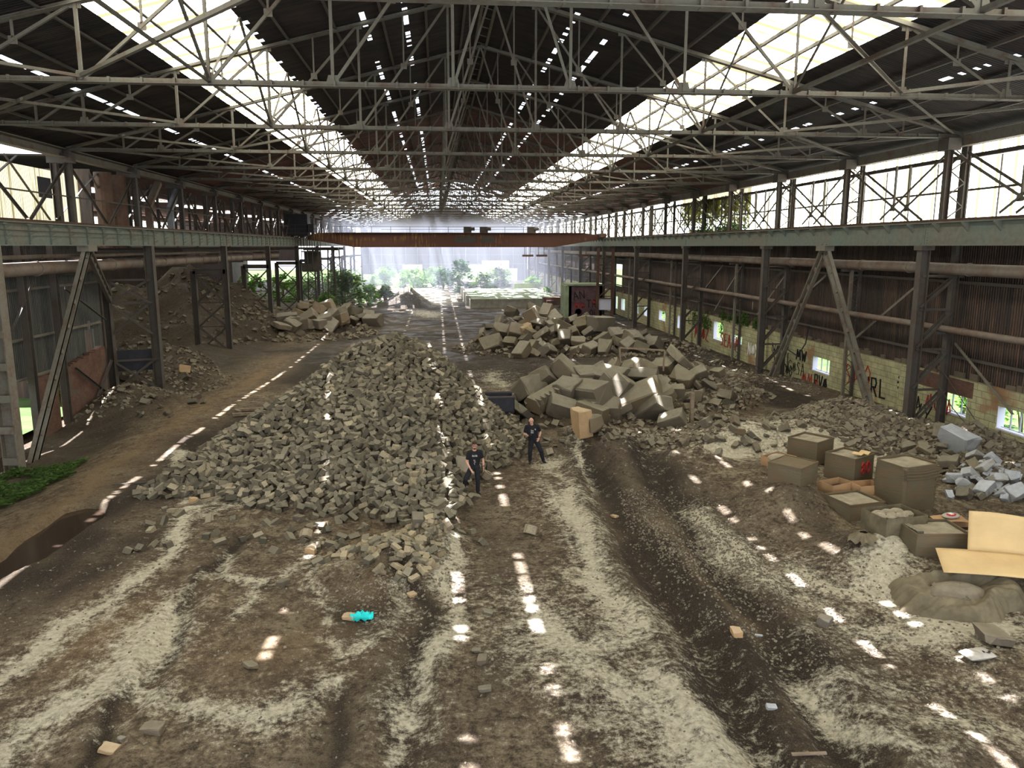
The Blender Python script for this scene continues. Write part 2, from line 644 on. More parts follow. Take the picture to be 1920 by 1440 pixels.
# gravelly tongue of cream bricks below the big pile: (x, y, rx, ry, h)
HEAPS = [(-1.1, 19.5, 1.9, 2.2, .62), (-2.6, 19.0, 1.4, 1.2, .3), (-.3, 20.8, 1.2, 1.6, .7),
         # block pile in mid hall and its rubble
         (6.2, 38.5, 5.0, 4.6, 2.1), (10.0, 39.5, 4.8, 4.6, 2.4), (14.0, 41.5, 4.2, 4.6, 2.0), (16.3, 43.5, 2.6, 3.6, 1.0), (3.4, 31.0, 2.6, 2.6, .7),
         (6.4, 31.6, 3.6, 2.2, .8),
         # far block pile
         (9.3, 68.0, 6.8, 6.0, 3.0), (14.5, 66.5, 6.0, 4.6, 2.0), (19.2, 65.0, 4.5, 3.4, .8),
         # left far block pile
         (-13.2, 83.0, 5.5, 7, 2.8), (-9.5, 90.0, 4.0, 6, 1.9), (-17, 80, 5, 6, 2.0),
         # pale heap by the platform
         (-4.9, 118.0, 4.6, 6, 3.2),
         # dirt mountains in the side bay
         (-25.5, 84.0, 11.5, 17, 7.0), (-36, 78.0, 12.5, 20, 6.2), (-21.5, 58.0, 5.0, 8.0, 2.3), (-17.5, 52.5, 4.0, 5, .9), (-19.5, 66, 4, 6, .8),
         (-17.6, 44.0, 3.6, 4.6, 1.5), (-15.6, 41, 2.6, 3.4, .6),
         # rubble along the right wall
         (19.4, 33.0, 4.2, 5.2, 1.3), (21.3, 28.0, 3.2, 5.0, 1.1), (16.2, 31.5, 4.4, 3.6, 1.15), (12.3, 31.2, 4.0, 2.4, 1.0), (19.5, 24.5, 3.4, 4, .7),
         (20.0, 47.5, 4, 5, .35),
         # earth banks right of the wheel tracks
         (6.9, 28.2, 2.7, 2.4, .95), (9.6, 27.3, 3.2, 2.2, .9), (12.2, 25.6, 4.2, 3.2, .8), (10.9, 22.2, 2.3, 2.4, .95), (13.6, 22.2, 4.4, 4.5, .5),
         (11.7, 18.2, 2.2, 2.6, .95), (13.8, 17.2, 3.0, 3.2, .7), (13.0, 13.5, 4.0, 3.2, .35), (8.2, 10.4, 2.2, 1.6, .3)]
PXP = lambda pts, z=0.0: [G(x, y, z) for x, y in pts]
TRACKS = [  # wheel ruts: path, half width, depth
    (PXP([(1110, 880), (1150, 960), (1195, 1040), (1250, 1110), (1310, 1200), (1370, 1310), (1440, 1440)]), .42, .26),
    (PXP([(1200, 850), (1250, 930), (1310, 1010), (1380, 1100), (1440, 1190), (1500, 1290), (1600, 1440)]), .42, .24),
    (PXP([(740, 1085), (772, 1180), (770, 1280), (755, 1440)]), .30, .12),
    (PXP([(460, 1000), (415, 1050), (395, 1090), (340, 1150), (285, 1270), (225, 1350), (180, 1440)]), .22, .12),
    (PXP([(640, 1300), (600, 1440)]), .25, .08),
]
PUDDLE = PXP([(0, 1095), (40, 1075), (90, 1055), (150, 1010), (205, 975), (212, 952), (165, 950), (115, 962), (60, 1000), (0, 1050), (-110, 1110), (-180, 1200), (-90, 1160)], -.20)


def seg_dist(X, Y, path):
    best = np.full(np.shape(X), 1e9)
    for (x0, y0), (x1, y1) in zip(path[:-1], path[1:]):
        dx, dy = x1 - x0, y1 - y0
        t = np.clip(((X - x0) * dx + (Y - y0) * dy) / (dx * dx + dy * dy + 1e-9), 0, 1)
        best = np.minimum(best, np.hypot(X - x0 - t * dx, Y - y0 - t * dy))
    return best


def in_poly(X, Y, poly):
    inside = np.zeros(np.shape(X), bool)
    n = len(poly)
    for i in range(n):
        x0, y0 = poly[i]
        x1, y1 = poly[(i + 1) % n]
        if y0 == y1:
            continue
        c = ((y0 > Y) != (y1 > Y)) & (X < (x1 - x0) * (Y - y0) / (y1 - y0) + x0)
        inside ^= c
    return inside


_rng = np.random.RandomState(3)
_W = [(_rng.uniform(-1, 1), _rng.uniform(-1, 1), _rng.uniform(0, 6.28)) for _ in range(24)]


def wob(X, Y, s, k0=0, k1=8):
    o = 0
    for a, b, p in _W[k0:k1]:
        o = o + np.sin((a * X + b * Y) * s + p)
    return o / (k1 - k0) ** .5


def terrain(X, Y):
    X = np.asarray(X, float)
    Y = np.asarray(Y, float)
    near = 1 - smooth(36, 58, Y)
    left = smooth(12.3, 16.8, -X)
    z = -.5 + .5 * near - near * left * .85
    z = z + near * (.05 * wob(X, Y, 1.1) + .025 * wob(X, Y, 3.1, 8, 16)) + .012 * wob(X, Y, 8.0, 12, 24)
    hs = 0
    for cx, cy, rx, ry, h in HEAPS:
        d = np.hypot((X - cx) / rx, (Y - cy) / ry) + .07 * wob(X, Y, 1.9, 4, 10)
        hs = hs + (h * (np.clip(1 - d, 0, 1) ** 1.15)) ** 2.5
    hs = np.maximum(hs, 0) ** .4
    z = z + hs * (1 + .05 * wob(X, Y, 4.2, 2, 9))
    for path, hw, dep in TRACKS:
        d = seg_dist(X, Y, path) + .05 * wob(X, Y, 2.0, 6, 12)
        z = z - dep * np.exp(-(d / hw) ** 2) + dep * .45 * np.exp(-((d - hw * 2.0) / (hw * .7)) ** 2)
    pm = smooth(-.05, .35, np.where(in_poly(X, Y, PUDDLE), 1, -1) * (seg_dist(X, Y, PUDDLE + PUDDLE[:1]) + .04 * wob(X, Y, 3.0)))
    z = z * (1 - pm) - .42 * pm
    ph = pile_h(X, Y)
    z = np.maximum(z, np.where(ph > 0, ph * .97 - .05, -9))
    return z


def TZ(x, y):
    return float(terrain(np.array([x]), np.array([y]))[0])


def T(px, py, lift=0.0):
    """where the view ray through a point of the photograph meets the terrain"""
    d = ray(px, py)
    ts = np.concatenate([np.linspace(9, 60, 500), np.linspace(60, 160, 400)])
    X, Y, Z = d[0] * ts, d[1] * ts, CAM_H + d[2] * ts
    h = terrain(X, Y) + lift
    k = int(np.argmax(Z <= h)) if np.any(Z <= h) else len(ts) - 1
    return Vector((X[k], Y[k], float(h[k]) - lift))


xs = np.concatenate([np.arange(-48, -13, .5), np.arange(-13, 17, .11), np.arange(17, 24.01, .25)])
ys = [8.2]
while ys[-1] < Y_END + 1:
    ys.append(ys[-1] + max(.09, ys[-1] * .0052))
ys = np.array(ys)
GX, GY = np.meshgrid(xs, ys)
GZ = terrain(GX, GY)
nx, ny = len(xs), len(ys)
me = bpy.data.meshes.new('floor')
me.vertices.add(nx * ny)
co = np.stack([GX, GY, GZ], -1).reshape(-1)
me.vertices.foreach_set('co', co)
idx = np.arange(nx * ny).reshape(ny, nx)
quads = np.stack([idx[:-1, :-1], idx[:-1, 1:], idx[1:, 1:], idx[1:, :-1]], -1).reshape(-1, 4)
me.loops.add(quads.size)
me.loops.foreach_set('vertex_index', quads.reshape(-1))
me.polygons.add(len(quads))
me.polygons.foreach_set('loop_start', np.arange(0, quads.size, 4))
me.polygons.foreach_set('use_smooth', np.ones(len(quads), bool))
me.update(calc_edges=True)

# soil types, as they lie on the ground: pale dust, black cinders, ochre gravel, wet mud
DUST = [  # path, half width, strength
    ([(-60, 1290), (60, 1215), (140, 1165), (215, 1130), (270, 1085), (320, 1030), (345, 980), (385, 930), (350, 880), (330, 850)], .22, 1.0),
    ([(345, 980), (400, 960), (470, 920)], .3, .5),
    ([(-40, 1440), (60, 1350), (130, 1330), (215, 1290), (280, 1200), (330, 1120)], .42, .9),
    ([(120, 1320), (250, 1290), (290, 1230)], .3, .7),
    ([(290, 1290), (340, 1330), (420, 1345), (500, 1350), (570, 1310), (620, 1270)], .25, .7),
    ([(430, 1030), (450, 1070), (520, 1080), (490, 1110), (455, 1140)], .12, .8),
    ([(330, 1160), (420, 1060)], .2, .4),
    ([(590, 1010), (560, 1080), (620, 1060), (600, 1190), (640, 1230), (690, 1200), (730, 1110)], .2, .6),
    ([(835, 1010), (850, 1060), (835, 1120), (830, 1180), (800, 1230), (785, 1290), (740, 1440)], .22, .85),
    ([(1040, 870), (1060, 930), (1075, 980), (1100, 1040), (1120, 1090), (1165, 1130)], .33, 1.0),
    ([(1000, 900), (1050, 950)], .3, .6),
    ([(1165, 1130), (1200, 1190), (1130, 1230), (1060, 1200)], .5, .9),
    ([(1010, 1150), (1080, 1230), (1160, 1290), (1260, 1360), (1330, 1440)], .7, .85),
    ([(1230, 1260), (1300, 1330), (1370, 1400), (1420, 1460)], .3, 1.0),
    ([(1300, 960), (1345, 1010), (1400, 1050), (1450, 1080), (1500, 1110), (1560, 1160)], .28, 1.0),
    ([(1480, 1060), (1560, 1110), (1640, 1130), (1700, 1150)], .35, .9),
    ([(1690, 1040), (1670, 1090), (1700, 1180), (1780, 1190), (1870, 1190)], .45, .9),
    ([(1540, 1170), (1640, 1200), (1760, 1210)], .5, .8),
    ([(1500, 1265), (1560, 1330), (1640, 1400), (1720, 1440)], .25, .9),
    ([(1520, 1250), (1640, 1290), (1800, 1310), (1950, 1330)], .4, .5),
    ([(1600, 1340), (1760, 1360), (1950, 1420)], .6, .5),
    ([(1060, 830), (1090, 870), (1110, 920)], .15, .7),
    ([(1330, 850), (1420, 845), (1480, 860)], 1.1, 1.0), ([(1500, 850), (1620, 850), (1720, 870)], 1.2, 1.0), ([(1330, 800), (1420, 830)], 1.0, .9),
    ([(880, 720), (960, 750), (920, 690)], .9, .55), ([(560, 740), (620, 700), (680, 690)], .5, .5),
]
DARKP = [([(1085, 850), (1120, 900), (1165, 960), (1215, 1050), (1280, 1140), (1345, 1250), (1420, 1370), (1480, 1470)], .62, 1.0),
         ([(1190, 830), (1250, 920), (1310, 1000), (1380, 1090), (1440, 1180), (1500, 1270), (1560, 1370), (1620, 1460)], .62, 1.0),
         ([(1180, 950), (1300, 1100), (1400, 1250), (1500, 1420)], .5, .7),
         ([(740, 1080), (775, 1150), (775, 1250), (760, 1330), (740, 1440)], .32, .9),
         ([(460, 1000), (415, 1045), (395, 1090), (340, 1150), (285, 1270), (225, 1350), (180, 1440)], .16, 1.0),
         ([(640, 1300), (600, 1440)], .22, .8),
         ([(-60, 1150), (80, 1060), (190, 980), (300, 900), (400, 820), (480, 770)], 1.0, .75), ([(60, 1130), (200, 1060), (300, 980)], .7, .55),
         ([(900, 950), (960, 1060), (980, 1180), (900, 1330)], .8, .35),
         ([(1080, 820), (1120, 840), (1180, 830), (1240, 850)], .5, .8), ([(1500, 960), (1560, 1010), (1600, 1060)], .6, .5),
         ([(640, 1150), (690, 1160)], .7, .8),
         ([(1420, 720), (1500, 760), (1600, 790)], 2.0, .8), ([(750, 640), (840, 660), (860, 740), (930, 800)], 2.2, .85), ([(680, 680), (620, 640), (500, 650)], 2.0, .6)]
OCHRE = [([(-40, 1060), (100, 960), (200, 880), (300, 810), (400, 745), (470, 705), (540, 655)], .55, 1.0),
         ([(380, 1100), (410, 1060)], .22, 1.0), ([(1160, 960), (1210, 1050), (1260, 1120), (1300, 1180)], .2, 1.0), ([(1240, 980), (1290, 1050), (1350, 1120), (1400, 1180)], .16, .9),
         ([(180, 1210), (300, 1120), (250, 1250)], .7, .85), ([(560, 1190), (460, 1230)], .7, .75), ([(640, 1050), (700, 1000)], .6, .5), ([(690, 1110), (640, 1180)], .35, .7),
         ([(1150, 800), (1080, 800), (990, 790)], .6, .4), ([(205, 1430), (240, 1410)], .3, .7)]


def field(paths, soft=.5):
    o = np.zeros(GX.shape)
    wx = GX + .20 * wob(GX, GY, 1.5, 0, 8) + .12 * wob(GX, GY, 4.3, 8, 16) + .06 * wob(GX, GY, 11., 2, 14)
    wy = GY + .3 * wob(GX, GY, 1.3, 6, 14) + .14 * wob(GX, GY, 3.9, 10, 20) + .07 * wob(GX, GY, 12., 6, 20)
    for pts, hw, s in paths:
        d = seg_dist(wx, wy, PXP(pts))
        o = np.maximum(o, s * np.maximum(.86 * np.exp(-(d / (hw * 1.15)) ** 2), .50 * np.exp(-(d / (hw * 2.6)) ** 2)) * (1 + .22 * wob(GX, GY, 2.3, 3, 15)))
    return o


dust = field(DUST)
darkf = field(DARKP)
ochre = field(OCHRE)
wet = smooth(50, 62, GY) * (1 - smooth(-15, -12, -GX) * 0) * .8
far_d = smooth(40, 55, GY)
hall = smooth(-13, -9, GX)
darkf = np.maximum(darkf, far_d * hall * (.75 - .25 * wob(GX, GY, .5, 2, 9)))
dust = np.maximum(dust, smooth(.9, 1.6, wob(GX, GY, .45, 10, 18)) * far_d * hall * .6)
darkf = np.maximum(darkf, smooth(13, 16, -GX) * .45)
dust = np.maximum(dust, smooth(112, 122, GY) * (1 - np.clip(np.abs(GX + 3) / 9, 0, 1)) * .8)  # far floor paler across its middle, past the sheeting break
att = me.color_attributes.new('Soil', 'FLOAT_COLOR', 'POINT')
att.data.foreach_set('color', np.stack([dust, darkf, ochre, np.ones_like(dust) * wet], -1).reshape(-1))

k = NT('hall_floor_soil', .95, .12)
at = k.n('ShaderNodeVertexColor', layer_name='Soil')
sp = k.n('ShaderNodeSeparateColor')
k.l(at.outputs['Color'], sp.inputs[0])
vw = k.coord('World')
nf = k.noise(vw, 2.6, 10, .74, .4)
nm = k.noise(vw, 9, 6, .72)
ng = k.noise(vw, 42, 4, .78)
nl = k.noise(vw, .5, 6, .62, .5)
sub_ = lambda n_, g_: k.math('MULTIPLY', k.math('SUBTRACT', n_, .5), g_)
base = k.ramp(nl, [(.30, (.095, .072, .048)), (.45, (.155, .115, .074)), (.58, (.20, .155, .098)), (.72, (.29, .24, .155))])
base = k.mix(k.ramp(k.math('ADD', nf, sub_(nm, .8)), [(.36, .95), (.54, 0.0)]), base, (.046, .034, .024))
base = k.mix(k.ramp(k.math('ADD', nf, sub_(nm, .9)), [(.52, 0.0), (.74, .6)]), base, (.33, .275, .185))
base = k.mix(k.math('MULTIPLY', k.ramp(ng, [(.54, 0.0), (.70, 1.0)]), .5), base, (.38, .32, .22))
base = k.mix(k.math('MULTIPLY', k.ramp(ng, [(.30, 1.0), (.45, 0.0)]), .55), base, (.045, .034, .024))
oc = k.math('MULTIPLY', sp.outputs[2], k.ramp(nf, [(.3, .45), (.6, 1.0)]))
base = k.mix(k.math('MULTIPLY', oc, .8), base, k.mix(k.ramp(ng, [(.35, 0.0), (.65, 1.0)]), (.13, .078, .04), (.40, .28, .155)))
dk = k.ramp(k.math('ADD', k.math('MULTIPLY', sp.outputs[1], 1.3), k.math('ADD', sub_(nf, 1.6), sub_(nm, .9))), [(.25, 0.0), (.85, 1.0)])
base = k.mix(k.math('MULTIPLY', dk, .9), base, k.mix(k.ramp(ng, [(.48, 0.0), (.75, 1.0)]), (.024, .018, .013), (.13, .105, .08)))
du = k.ramp(k.math('ADD', k.math('MULTIPLY', sp.outputs[0], 1.2), k.math('ADD', sub_(nf, 2.2), k.math('ADD', sub_(nm, 1.6), sub_(ng, .8)))), [(.28, 0.0), (.82, 1.0)])
base = k.mix(k.math('MULTIPLY', du, .92), base, k.mix(k.ramp(nm, [(.35, 0.0), (.65, 1.0)]), (.40, .35, .24), (.74, .68, .52)))
k.color(base)
k.l(k.math('MULTIPLY_ADD', k.math('MULTIPLY', at.outputs['Alpha'], k.ramp(nl, [(.4, 1.0), (.62, .1)])), -.72, .95), k.b.inputs['Roughness'])
b1 = k.bump(nf, .9, .16)
b2 = k.bump(nm, .8, .06, b1)
k.bump(ng, .7, .02, b2)
M['soil'] = k.m
fl = link('floor', me, M['soil'])
fl['kind'] = 'structure'

# puddle in the hollow, outdoor ground around the hall
mb = MB()
rim = []
for i in range(len(PUDDLE)):
    a, b = PUDDLE[i], PUDDLE[(i + 1) % len(PUDDLE)]
    rim.append((a[0], a[1], -.2))
mb.add(rim, [tuple(range(len(rim)))[::-1]])
tag(obj('puddle', mb, M['water']), 'dark brown rain puddle beside the ochre gravel strip', 'puddle')

mb = MB()
mb.add([(-140, -20, -1.0), (-48, -20, -1.0), (-48, 320, -1.0), (-140, 320, -1.0)], [(0, 1, 2, 3)])
mb.add([(24, -20, -1.0), (140, -20, -1.0), (140, 320, -1.0), (24, 320, -1.0)], [(0, 1, 2, 3)])
mb.add([(-48, Y_END + .5, -.8), (24, Y_END + .5, -.8), (24, 320, -.8), (-48, 320, -.8)], [(0, 1, 2, 3)])
mb.add([(-48, -20, -.45), (WL - .15, -20, -.45), (WL - .15, 46.7, -.45), (-48, 46.7, -.45)], [(0, 1, 2, 3)])
structure('ground_outside', mb, M['grass'])
# ------------------------------------------------------------------ roof
HALF, Z_EAVE, Z_RIDGE = 20.9, 12.95, 18.3
SL = (Z_RIDGE - Z_EAVE) / HALF
rz = lambda u: Z_RIDGE - SL * abs(u)            # roof height at distance u from the centre line
Y0R = -12.0
Y_BREAK = 118.0                                 # beyond this the sheeting is coming apart


def strip(side, u0, u1, y0, y1, mb, holes=None, cell=.5, seed=1, th=.0):
    """one run of sheeting; holes(y) gives the chance that a cell of it is missing"""
    rnd = random.Random(seed)
    y = y0
    run = y0

    def put(a, b):
        if b - a < 1e-4:
            return
        xa, xb = XC + side * u0, XC + side * u1
        mb.add([(xa, a, rz(u0)), (xb, a, rz(u1)), (xb, b, rz(u1)), (xa, b, rz(u0))], [(0, 1, 2, 3)])
    if holes is None:
        put(y0, y1)
        return
    state = False
    while y < y1:
        h = cell * rnd.uniform(.5, 1.5)
        if rnd.random() < holes(y):
            put(run, y)
            run = y + h
        y += h
    put(run, y1)


rows_L = [3.42, 5.02]       # hole rows by the ridge (distance from centre line)
HW = .13
mb = MB()


def far_holes(y):
    return 0 if y < Y_BREAK else min(.5, (y - Y_BREAK) / 60)


for side in (-1, 1):
    edges = [(0.0, 3.32), (3.52, 4.92), (5.12, 8.76), (12.35, 15.86), (16.06, 17.6), (17.6, HALF + .5)]
    for k_, (a, b) in enumerate(edges):
        n = max(1, round((b - a) / .9))
        for j in range(n):
            ua, ub = a + (b - a) * j / n, a + (b - a) * (j + 1) / n
            strip(side, ua, ub, Y0R, 60, mb, lambda y: .0, seed=1)
            strip(side, ua, ub, 60, Y_END, mb, lambda y: 0 if y < 112 else min(.55, (y - 112) / 50), cell=1.8, seed=k_ * 31 + j * 7 + side)
    rnd = random.Random(40 + side)
    for (a, b, dens, cell) in ((3.32, 3.52, .36, .24), (4.92, 5.12, .40, .24), (15.86, 16.06, .60 if side < 0 else .45, .26), (8.76, 8.95, .30 if side < 0 else .0, .22)):
        cl = [rnd.uniform(0, 6.28) for _ in range(3)]
        def hol(y, cl=cl, dens=dens):
            g = math.sin(y * .9 + cl[0]) + math.sin(y * 2.3 + cl[1]) + .6 * math.sin(y * .37 + cl[2])
            return dens * (1.25 if g > -.5 else .06)
        strip(side, a, b, Y0R, Y_END, mb, hol, cell=cell, seed=int(a * 10) + side)
# small corrosion holes: replace nothing, they are real gaps cut in two slices of sheet
structure('ceiling', mb, M['roof'], 'dark corrugated roof sheeting with rows of corrosion holes')

# translucent rooflight bands, one sheet object per bay and side
TY = [15.65 + 8.35 * i for i in range(23)]
wn = 0
for side in (-1, 1):
    for i in range(-2, 23):
        y0 = 15.65 + 8.35 * i
        y1 = min(y0 + 8.35, Y_END)
        wn += 1
        mb = MB()
        broke = smooth(95, 150, np.array(y0))
        if float(broke) > .05:
            for j in range(4):
                strip(side, 8.95 + 3.4 * j / 4, 8.95 + 3.4 * (j + 1) / 4, y0, y1, mb, lambda y: .45 * float(broke) + .1, cell=1.0, seed=wn * 9 + j)
        else:
            strip(side, 8.95, 12.35, y0, y1, mb)
        if mb.f:
            o = structure('window_%d' % wn, mb, M['skylight'])

# ------------------------------------------------------------------ trusses
NODES = [0, 1.75, 5.25, 8.75, 12.25, 15.75]
CH = 12.95


def truss_mb():
    """returns (list of (part name, label, MB)) at y=0, x relative to the centre line"""
    out = []
    for s in (-1, 1):
        m = MB()
        for dy in (-.07, .07):
            m.angle((s * 20.2, dy, rz(20.2) - .13), (0, dy, rz(0) - .15), .13, .02)
        out.append(('top_chord', m))
    m = MB()
    for dy in (-.08, .08):
        m.angle((-20.2, dy, CH), (20.2, dy, CH), .16, .02)
    for x in np.arange(-19.6, 19.7, .9):
        m.box(x - .03, x + .03, -.10, .10, CH - .09, CH + .09)
    out.append(('bottom_chord', m))
    for s in (-1, 1):
        N = NODES[1:] + [19.2]
        for i, u in enumerate(N[:-1]):
            m = MB()
            m.angle((s * u, 0, CH), (s * u, 0, rz(u) - .15), .09, .015, up=(0, 1, 0))
            out.append(('vertical', m))
            nu = N[i - 1] if i > 0 else 0.0
            m = MB()
            m.angle((s * u, .03, CH), (s * nu, .03, rz(nu) - .15), .085, .015, up=(0, 1, 0))
            out.append(('diagonal', m))
            # sub hanger at the middle of the diagonal
            mu = (u + nu) / 2
            m = MB()
            m.angle((s * mu, .03, (CH + rz(nu) - .15) / 2), (s * mu, .03, rz(mu) - .15), .06, .012, up=(0, 1, 0))
            out.append(('hanger', m))
            m = MB()
            m.prism([(-.20, -.0), (.20, 0), (.13, .24), (-.13, .24)], (s * u, -.012, CH + .02), (s * u, .012, CH + .02))
            out.append(('gusset_plate', m))
            m = MB()
            m.prism([(-.16, -.2), (.16, -.2), (.16, 0), (-.16, 0)], (s * u, -.012, rz(u) - .12), (s * u, .012, rz(u) - .12))
            out.append(('gusset_plate', m))
            m = MB()
            m.prism([(-.12, -.12), (.12, -.12), (.12, .1), (-.12, .1)], (s * mu, .0, (CH + rz(nu) - .15) / 2), (s * mu, .025, (CH + rz(nu) - .15) / 2))
            out.append(('gusset_plate', m))
        m = MB()
        m.angle((s * 17.5, 0, CH), (s * 17.5, 0, rz(17.5) - .15), .08, .015, up=(0, 1, 0))
        out.append(('vertical', m))
        m = MB()
        m.angle((s * 17.5, 0, CH), (s * 15.75, 0, rz(15.75) - .15), .08, .015, up=(0, 1, 0))
        out.append(('diagonal', m))
    return out


first_t = None
joined = None
for i, y in enumerate(TY):
    lab = ORD[i] + ' steel lattice roof truss counting down the hall from the viewer'
    if i < 9:
        if first_t is None:
            first_t = thing('roof_truss', lab, 'roof truss', (XC, y, 0), group='lattice roof trusses')
            for nm, m in truss_mb():
                obj(nm, m, M['truss'], first_t)
        else:
            dup(first_t, (XC, y, 0), label=lab)
    else:
        if joined is None:
            jm = MB()
            for nm, m in truss_mb():
                jm.add(m.v, m.f)
            joined = obj('roof_truss', jm, M['truss'])
            o = joined
        else:
            o = joined.copy()
            COL.objects.link(o)
        o.location = (XC, y, 0)
        tag(o, lab, 'roof truss', 'lattice roof trusses')

# purlins: run the length of the hall under the sheets
pn = 0
for s in (-1, 1):
    for j, u in enumerate([1.0, 2.6, 4.3, 6.1, 7.9, 9.9, 11.2, 13.2, 14.9, 16.8, 18.7]):
        m = MB()
        m.angle((XC + s * u, Y0R, rz(u) - .07), (XC + s * u, Y_END, rz(u) - .07), .11, .02)
        o = obj('purlin', m, M['steel'] if u not in (9.9, 11.2) else M['truss'])
        tag(o, '%s steel purlin from the ridge on the %s slope' % (ORD[j], 'brick-wall' if s > 0 else 'side-bay'), 'purlin', 'roof purlins')
m = MB()
for dx in (-.28, .28):
    m.angle((XC + dx, Y0R, rz(.3) - .1), (XC + dx, Y_END, rz(.3) - .1), .12, .02)
for y in np.arange(Y0R, 120, 1.4):
    m.bar((XC - .28, y, rz(.3) - .1), (XC + .28, y + .5, rz(.3) - .1), .03)
tag(obj('ridge_beam', m, M['truss']), 'long laced ridge beam under the peak of the roof', 'beam')

# longitudinal lattice bracing between the trusses (vertical planes near the ridge and the rooflights)
for u, nm in ((-8.75, 'side-bay rooflight'), (8.75, 'brick-wall rooflight')):
    t = thing('lattice_girder', 'long zigzag bracing girder joining the trusses beside the ' + nm, 'girder', (XC + u, 0, 0), group='longitudinal lattice girders')
    zt, zb = rz(abs(u)) - .25, CH + .05
    m = MB()
    m.angle((0, Y0R, zb), (0, Y_END, zb), .11, .02)
    obj('bottom_rail', m, M['truss'], t)
    for i in range(0, 12):
        y = TY[i]
        m = MB()
        m.angle((0, y, zb), (0, y + 4.175, zt), .08, .014, up=(1, 0, 0))
        m.angle((0, y + 4.175, zt), (0, y + 8.35, zb), .08, .014, up=(1, 0, 0))
        obj('lattice_bar', m, M['truss'], t)
    m = MB()
    for i in range(12, 22):
        y = TY[i]
        m.angle((0, y, zb), (0, y + 4.175, zt), .08, .014, up=(1, 0, 0))
        m.angle((0, y + 4.175, zt), (0, y + 8.35, zb), .08, .014, up=(1, 0, 0))
    obj('lattice_bar', m, M['truss'], t)

# flat wind bracing in the plane of the bottom chords
for s, nm in ((-1, 'side-bay'), (1, 'brick-wall')):
    for i in range(0, 11):
        t = thing('wind_brace', '%s crossed roof brace from the viewer above the %s columns' % (ORD[i], nm), 'brace', (XC, TY[i], CH + .1), group='crossed roof wind braces')
        for a, b in (((s * 12.25, 0), (s * 19.9, 8.35)), ((s * 19.9, 0), (s * 12.25, 8.35))):
            m = MB()
            m.angle((a[0], a[1], 0), (b[0], b[1], 0), .10, .015)
            obj('brace_bar', m, M['truss'], t)
        if i % 2 == 0:
            m = MB()
            m.angle((s * 5.25, 0, .02), (s * 12.25, 8.35, .02), .10, .015)
            obj('brace_bar', m, M['truss'], t)

# ------------------------------------------------------------------ end wall
mb = MB()
ye = Y_END
mb.box(WL, -2.4 + 14, ye, ye + .15, 3.6, 12.9)
mb.box(11.6, 18.6, ye, ye + .15, 4.6, 12.9)
mb.box(18.6, WR, ye, ye + .15, 2.6, 12.9)
mb.box(WL, -9, ye, ye + .15, 1.2, 3.6)
mb.box(-4.0, 8, ye, ye + .15, 1.6, 3.6)
mb.box(20.8, WR, ye, ye + .15, -.6, 2.6)
mb.add([(XC - HALF, ye, 12.9), (XC + HALF, ye, 12.9), (XC, ye, Z_RIDGE)], [(0, 1, 2)])
structure('wall_end', mb, M['sheet_x'], 'far end wall of brown sheeting')
t = thing('end_wall_frame', 'pale grid of posts and rails on the brown end wall', 'wall frame', (0, ye, 0))
for x in np.arange(WL + 2, WR, 3.1):
    m = MB()
    m.bar((x, -.2, -.6 if x > 8 else 1.6), (x, -.2, 12.5), .16, .2)
    obj('post', m, M['grey_sheet'], t)
for z in (3.8, 6.2, 8.9):
    m = MB()
    m.bar((WL, -.2, z), (WR, -.2, z), .10)
    obj('rail', m, M['grey_sheet'], t)

# ------------------------------------------------------------------ right wall
WIN = [(28.1, 29.7, .72, 1.66), (31.6, 33.5, .72, 1.62), (43.85, 46.0, .62, 1.5), (57.5, 59.7, .75, 1.35), (61.6, 63.8, .5, 2.0), (72.4, 73.9, .4, 1.6),
       (78.0, 80.4, .6, 1.6), (84.0, 86.4, .5, 1.6), (88.8, 90.6, .5, 1.6), (95.5, 97.6, .3, 1.7), (99.5, 101.6, .2, 1.8), (23.4, 25.2, .72, 1.62)]
ZB, ZT = -1.0, 2.42


def wall_strip(mb, x0, x1, y0, y1, z0, z1, holes):
    yy = sorted({y0, y1} | {h[0] for h in holes} | {h[1] for h in holes})
    yy = [y for y in yy if y0 <= y <= y1]
    for a, b in zip(yy[:-1], yy[1:]):
        hs = sorted([h for h in holes if h[0] <= a + 1e-6 and h[1] >= b - 1e-6], key=lambda h: h[2])
        z = z0
        for h in hs:
            if h[2] > z:
                mb.box(x0, x1, a, b, z, h[2])
            z = h[3]
        if z < z1:
            mb.box(x0, x1, a, b, z, z1)


mb = MB()
wall_strip(mb, WR, WR + .33, 5, Y_END, ZB, ZT, WIN)
structure('wall_right', mb, M['brick_green'], 'yellow-green painted block wall under the rusty sheeting')
# piers on the block wall
for y in (36.2, 53.0, 69.5):
    m = MB()
    m.box(WR - .16, WR, y - .35, y + .35, ZB, ZT - .1)
    o = structure('trim_%d' % int(y), m, M['brick_green'])
m = MB()
m.box(WR - .03, WR, 27.9, 30.2, -1, .45)
structure('trim_1', m, M['brick_red'])
m = MB()
m.box(WR - .02, WR, 31.3, 35.2, 1.64, 2.35)
structure('trim_2', m, M['brick_red'])
m = MB()
y = 8.0
while y < Y_END - 1:
    h = random.uniform(.12, .34)
    L_ = random.uniform(.25, .6)
    m.box(WR + .02, WR + .3, y, y + L_, ZT - .02, ZT - .02 + h)
    y += L_ + random.choice([.02, .05, .4, .9])
structure('trim_3', m, M['rubble'])

